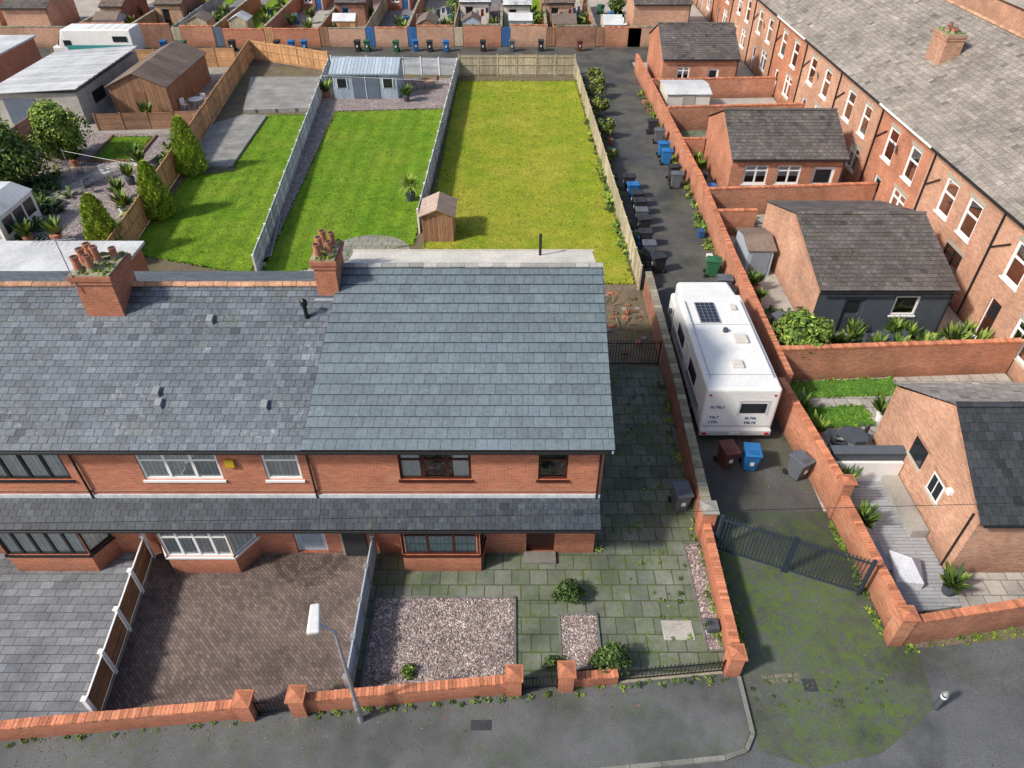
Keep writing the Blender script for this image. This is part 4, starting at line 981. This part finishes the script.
for nm,pl in (('artificial_lawn',[(12.4,24.0),(17.6,24.2),(17.6,25.4),(12.4,25.1)]),('artificial_lawn',[(12.7,22.0),(15.6,22.2),(15.6,23.5),(12.5,23.3)])): lawn(nm,pl,.05,FAKEG,BLADE,900)
sheet('patio_deck',[(12.4,13.0),(15.05,13.4),(15.05,18.9),(12.2,18.9)],.12,PATIO)
sheet('patio_paving',[(15.05,12.9),(23,14),(23,14.7),(15.05,14.7)],.1,FLAGL)
mb=MB(); mb.box(12.4,15.05,18.92,19.05,0,1.15,WHITE,.95); mb.box(12.35,15.08,19.06,19.4,0,1.55,DGREY); mb.box(12.3,15.09,19.0,19.45,1.55,1.6,DGREY,1.4)
mb.box(14.45,15.05,16.2,18.9,.12,.5,CONC,.9); mb.build('patio_seat_wall')
table(14.0,20.9,.55); chair(13.3,20.7,1.4); chair(14.5,21.4,-2.5); chair(14.0,20.1,.1)
for x,y in ((12.7,21.4),(12.5,22.9),(15.9,22.6),(16.4,21.8)): pot(x,y)
for x,y in ((12.75,18.4),(14.75,13.9),(12.8,16.6)): pot(x,y,.12)
mb=MB()
P=[(13.0,14.1),(13.9,14.0),(14.2,15.0),(13.3,15.4)]
mb.prism(P,.12,.45,CLOTHC); 
c=(13.6,14.7,.95)
for a,b in zip(P,P[1:]+P[:1]): mb.face([(a[0],a[1],.45),(b[0],b[1],.45),c],CLOTHC,U(.8,1.1))
mb.box(12.8,13.1,14.6,15.8,.13,.4,SHEDD,1.5); mb.build('covered_garden_furniture')
tree('garden_bush',13.6,26.6,3.0,1.5,LEAF,5200,.11,trunk=True,mats=[LEAF,LEAF,LEAFY],low=.5,lobes=24)
weeds('yard_plants',[(17.5,26.8),(22,28)],50,.5,.45,mats=[LEAF,LEAFY]); weeds('yard_plants',[(12.9,27.5),(14,31)],30,.4,.5,mats=[LEAF,LEAFD])
weeds('yard_plants',[(13,40),(14.5,40.8)],40,.4,.6,mats=[LEAF,LEAFD])
for q in range(30):
    if q<16: x,y=U(15,22.5),U(26.7,28.7)
    elif q<23: x,y=U(13,22),U(42.9,43.4)
    else: x,y=U(12.6,13.6),random.choice([U(30,33),U(46,50),U(59,63)])
    pot(x,y)
shed('garden_store',12.7,16.2,59.5,63,1.9,.25,CREAM,PALE,'x',.12)
shed('garden_store',13,14.4,34.5,37,1.6,.3,SHEDG,FELT,'x',.1)
# stacked timber and odds and ends along alley
mb=MB()
for _ in range(26):
    y=random.choice([U(30.5,33),U(52,56),U(36,39),U(60,64)]); x=11.55 if R()<.7 else 7.6; l=U(.2,.6); mb.bev(x-.2,x+.15,y,y+l,0,U(.15,.6),.02,random.choice([WOODB,CONC,DGREY,WHITE,BLUE,WOODT,TERRA]),1,U(.5,1))
mb.build('alley_clutter')
for x,y,c,r in [(8.6,19.9,'maroon',.2),(9.5,19.75,'blue',-.1),(11.3,19.3,'grey',.5),(6.35,17.7,'grey',.1),(11.2,34.5,'green',1.4),(11.3,31.6,'black',1.2),(11.35,32.6,'grey',1.5),
  (8.1,43,'black',-1.5),(8.1,41.9,'black',-1.5),(8.05,40.6,'grey',-1.6),(8.05,39.5,'black',-1.4),(8.0,44.3,'blue',-1.5),(7.9,45.6,'black',-1.6),(7.9,37.8,'black',-1.6),(7.9,36.4,'grey',-1.6),(8.2,34.9,'black',-1.3),
  (11.2,50,'blue',1.5),(11.2,51.4,'blue',1.6),(11.3,54,'grey',1.5),(11.1,56,'black',1.5),(13.1,44,'blue',0),(13.8,42.9,'grey',0),(12.9,46,'black',1.4),(13,58,'black',0),(14,58,'blue',.2),(13.3,29.0,'grey',.6),(11.2,46,'grey',1.5),(11.25,47.2,'black',1.7),
  (-24.3,78.9,'black',0),(-22.8,78.8,'blue',0),(-21.5,78.9,'blue',.1),(-27,78.7,'green',0),(-29,79,'black',0),(-8.5,78.8,'black',0),(-6.8,78.8,'blue',0),(-3,78.9,'black',0),(-12,78.8,'green',0),(-34,78.8,'green',0),(-36,78.8,'blue',.1),(0,78.9,'grey',0),(-16,78.9,'black',0),(-15,78.9,'green',0),(-10,79,'blue',.2),(3,79,'black',0),(7,79,'brown',.1)]:
    bin_(x,y,c,r)
# ------------------------------------------------------------ back lane walls & yards
x=-46
i=0
random.seed(23)
while x<10:
    w=U(4.3,5.8); x2=x+w
    garden_wall('yard_wall',[(x+1.0,80.7),(x2,80.7)],U(1.7,2.4),.23,random.choice([BRICK,BRICKT,BRICKD,BRICKY]),random.choice([COPE,COPEG]),.1,.3)
    mb=MB(); dm=random.choice([BLUE,WOODB,WOODT,SHEDD,MAHOG,WOODW,WOODD]); mb.box(x+.05,x+.95,80.65,80.72,.05,1.9,dm)
    for k in range(6): mb.box(x+.06+k*.15,x+.19+k*.15,80.62,80.648,.08,1.85,dm,U(.8,1.2))
    mb.build('yard_door')
    if R()<.5: garden_wall('yard_wall',[(x,81),(x,98)],1.9,.23,BRICKY,COPEG,.1,.4)
    else: fence('wooden_fence',(x,81),(x,98),1.8,random.choice([WOODT,WOODG,WOODW]))
    sheet('yard',[(x+.12,81),(x2,81),(x2,104),(x+.12,104)],.02,random.choice([CONC,FLAGL,GREYP,FLAG,LAWN1,GRAV2]))
    q=R()
    if q<.35: outhouse(x+.2,x+3.0,U(94,97),104,5.2,6.6,BRICKT,random.choice([BRICKT,BRICK,CREAM]),SLATEO,[(x+.6,x+1.5,.9,2.1,WHITE,2)],(x+1.8,x+2.7,.05,2.1,random.choice([WHITE,MAHOG,BLUE])))
    elif q<.7: outhouse(x+.2,x+U(2.6,4),U(86,90),U(92,96),2.5,3.5,BRICKD,random.choice([BRICKT,CREAM,BRICKD]),random.choice([SLATEO,PALE,FELT]),[],(x+.8,x+1.7,.05,2.0,random.choice([WHITE,MAHOG,BLUE])))
    if R()<.75: shed('garden_shed',x+U(.6,1),x+U(2.6,3.4),U(81.6,84),U(85,86.5),1.9,.5,random.choice([WOODB,SHEDG,WOODT,WOODW]),random.choice([FELT,PALE,SLATEO,FELT]),random.choice('xy'),.1)
    for _ in range(3):
        if R()<.7: bin_(U(x+.8,x2-.6),U(88,95),random.choice(['blue','green','black','grey']),U(-1,1))
    if R()<.6: table(x+3.6,U(87,90),.6,random.choice([WHITE,WOODB,RED])); chair(x+4.2,89,U(0,6),random.choice([WHITE,WOODB]))
    if R()<.6: tree('garden_bush',x2-.9,U(84,96),2.4,1.1,LEAF,700,.16,8,False,[LEAF,LEAFD,LEAFY])
    for _ in range(3): pot(U(x+.7,x2-.5),U(82,92),0,1.5)
    if R()<.35:
        mb=MB(); mb.tube((x+.6,85,0),(x+.6,85,2.2),.04,METAL); mb.tube((x2-.4,90,0),(x2-.4,90,2.2),.04,METAL); a=Vector((x+.6,85,2.1));b=Vector((x2-.4,90,2.1)); mb.tube(a,b,.012,WHITE,n=4)
        for k in range(6):
            p=a.lerp(b,.12+k*.13); q=a.lerp(b,.2+k*.13); h=U(.5,1.0); mb.face([p,q,q-Vector((0,.05,h)),p-Vector((0,-.05,h))],random.choice([WHITE,BLUE,RED,CREAM,DGREY]))
        mb.build('washing_line')
    x=x2;i+=1
garden_wall('yard_wall',[(12.2,80.7),(24,80.7)],2.0,.23,BRICKT,COPEG,.1,.3)
sheet('yard',[(12.2,81),(23,81),(23,100),(12.2,100)],.02,CONC); van('parked_van',17.5,97,0.05,L=5); car(11,84.5,1.5,VANW)
mb=MB(); mb.box(-60,20,104.1,112,0,6,BRICKT); mb.profx([(103.7,5.9),(108,9),(112.3,5.9)],-60,20,SLATET); mb.build('terraced_house')
mb=MB(); mb.box(-60,-46.2,57,74,0,2.6,BRICK); mb.box(-60.2,-46,56.8,74.2,2.6,2.75,PALE); mb.build('garage')
sheet('yard',[(-75,80.7),(-46,80.7),(-46,104),(-75,104)],.02,CONC); garden_wall('yard_wall',[(-70,80.7),(-46,80.7)],2.0,.23,BRICKT,COPEG,.1,.4)
outhouse(-56,-51,86,92,2.6,3.8,BRICKT,BRICKT,SLATEO,[],None); outhouse(-63,-58,88,95,2.6,3.8,BRICKT,CREAM,SLATEO,[],None)
# ------------------------------------------------------------ vegetation in alley & front
random.seed(5)
weeds('alley_weeds',[(7.0,35),(6.7,50),(6.5,70)],190,.25,.5,mats=[LEAF,LEAFY,LEAFD])
for x,y,r in((7.3,60,.9),(7.3,55,.8),(7.5,64,1.0),(7.2,50.5,.6),(7.4,67,1.0)): tree('overgrown_shrub',x,y,2.0*r,r,LEAF,700,.12,8,False,[LEAF,LEAFY,BARK])
weeds('alley_weeds',[(11.8,30),(11.9,48),(11.7,66)],90,.15,.35,mats=[LEAF,LEAFY])
weeds('path_weeds',[(5.0,11.8),(4.7,16),(5,22),(5.4,25)],90,.6,.10,mats=[LEAF,LEAFY]); weeds('path_weeds',[(3.1,15.5),(3.1,26)],50,.08,.15,mats=[LEAF,LEAFY])
weeds('path_weeds',[(6.75,12),(6.85,16),(6.9,25)],80,.1,.16,mats=[LEAF,LEAFY])
weeds('pavement_weeds',[(-6,wl(-6,-.22)),(6.6,wl(6.6,-.22))],110,.06,.09,z=.1,mats=[LEAF,LEAFY,LEAFD]); weeds('pavement_weeds',[(-20,wl(-20,-.2)),(-8,wl(-8,-.2))],60,.05,.08,z=.1)
weeds('alley_weeds',[(7.15,11.4),(7.3,15.5)],110,.14,.13,mats=[LEAF,LEAFY]); weeds('alley_weeds',[(12.0,12.3),(11.9,17)],80,.1,.13,mats=[LEAF,LEAFY])
weeds('alley_weeds',[(7.2,10.4),(9.5,10.2),(12,11)],40,.3,.07,mats=[LEAF,LEAFD])
weeds('alley_weeds',[(12.4,11.85),(20,13.0)],60,.08,.10,mats=[LEAF,LEAFY])
mb=MB()
for _ in range(1100):
    q=R()
    if q<.35: x=U(-14,6.6); y=wl(x,-.15-abs(random.gauss(0,.5))); z=.105
    elif q<.6: x=U(7.3,11.8); y=U(9.5,20); z=.018
    elif q<.8: x=U(3,6.8); y=U(11.5,26); z=.025
    else: x=U(8,20); y=U(6.5,9.5); z=.02
    a=U(0,6.28); s=U(.02,.04); mb.face([(x+math.cos(a+k*1.57)*s*(1 if k%2 else .6),y+math.sin(a+k*1.57)*s*(1 if k%2 else .6),z+U(0,.01)) for k in range(4)],random.choice([WOODB,WOODD,LEAF,FELT]),U(.6,1.3))
mb.build('fallen_leaves')
def bush(x,y,rx,ry,h,n,m,name='garden_bush'):
    mb=MB(); leaves(mb,x,y,h*.5,rx,ry,h*.52,n,.055,LEAF,14,m)
    for k in range(6): mb.tube((x,y,0),(x+U(-rx,rx)*.5,y+U(-ry,ry)*.5,h*.6),.02,BARK,.008,5)
    mb.build(name)
bush(1.95,13.75,.85,.5,.75,1800,[LEAFD,LEAFD,LEAF]); bush(3.0,11.25,.75,.65,1.0,2200,[LEAF,LEAFD,LEAFD]); bush(1.3,11.35,.35,.3,.4,400,[LEAF,LEAFD])
bush(-3.2,11.05,.3,.3,.35,300,[LEAFY,LEAF],'small_plant'); bush(6.4,12.6,.2,.2,.4,150,[LEAFD],'small_plant')
mb=MB(); mb.bev(6.3,6.7,12.4,12.8,0,.35,.04,DGREY,2); mb.build('planter')
# ------------------------------------------------------------ street furniture
mb=MB(); b=(-4.42,9.6)
mb.tube((b[0],b[1],.1),(b[0],b[1],1.2),.09,METAL,.085,14); mb.tube((b[0],b[1],1.2),(b[0],b[1],1.3),.085,METAL,.06,14); mb.tube((b[0],b[1],1.3),(b[0],b[1],4.85),.058,METAL,.045,12)
mb.tube((b[0],b[1],4.85),(b[0]-.4,b[1]+.05,5.18),.04,METAL,.035,10)
mb.box(b[0]-.05,b[0]+.05,b[1]-.1,b[1]-.085,.5,.9,METAL,.6)
def tl(c):
    if c.y>.25: c.x*=.75; c.z*=.8
    return c
o=mb.build('street_lamp')
lm=MB()
lm.bev(-.17,.17,-.42,.42,0,.16,.06,VANW,3,.85,taper=tl); lm.bev(-.13,.13,-.34,.2,-.09,.01,.04,LENS,2)
ho=lm.build('lamp_head',loc=(-4.9,9.75,5.15),rot=.15); ho.parent=o; ho.matrix_parent_inverse=Matrix.Translation(-o.location)
mb=MB(); mb.tube((12.6,10.0,0),(12.6,10.0,.85),.09,DGREY,.085,14); mb.tube((12.6,10.0,.85),(12.6,10.0,.95),.095,METAL,.05,14); mb.tube((12.6,10,.68),(12.6,10,.76),.095,WHITE,n=14); mb.build('bollard')
mb=MB(); mb.box(8.9,9.3,10.5,10.9,.014,.022,METAL,.2); mb.build('drain_cover'); mb=MB(); mb.box(-1.2,-.6,9.3,9.6,.101,.108,METAL,.2); mb.build('drain_cover')
mb=MB()
def wire(a,b,sag,n=24):
    a=Vector(a);b=Vector(b);pr=a
    for k in range(1,n+1):
        f=k/n; p=a.lerp(b,f)-Vector((0,0,sag*4*f*(1-f))); mb.tube(pr,p,.008,IRON,n=4,caps=False); pr=p
wire((-40,12.5,5.4),(30,13.5,6.0),.6)
mb.build('telephone_wire')
# ------------------------------------------------------------ light
el=math.radians(40); az=math.radians(-116)
w=bpy.data.worlds.new('World'); scene.world=w; w.use_nodes=True; nt=w.node_tree
sk=nt.nodes.new('ShaderNodeTexSky'); sk.sky_type='NISHITA'; sk.sun_disc=False; sk.sun_elevation=el; sk.sun_rotation=az; sk.air_density=1.0; sk.dust_density=2.5
bg=nt.nodes['Background']; bg.inputs[1].default_value=.15; nt.links.new(sk.outputs[0],bg.inputs[0])
ld=bpy.data.lights.new('sun','SUN'); ld.energy=4.3; ld.angle=math.radians(5); ld.color=(1,.94,.84)
lo=bpy.data.objects.new('sun',ld); scene.collection.objects.link(lo)
d=Vector((math.sin(az)*math.cos(el),math.cos(az)*math.cos(el),math.sin(el)))
lo.rotation_euler=d.to_track_quat('Z','Y').to_euler(); lo.location=(-40,-20,60)
cd=bpy.data.cameras.new('camera'); cd.sensor_width=36; cd.lens=24.96; cd.clip_end=2000; cd.clip_start=.5
co=bpy.data.objects.new('camera',cd); scene.collection.objects.link(co); co.location=(0,0,21); co.rotation_euler=(math.radians(50),0,0); scene.camera=co
scene.view_settings.view_transform='Standard'; scene.view_settings.look='None'; scene.view_settings.exposure=0
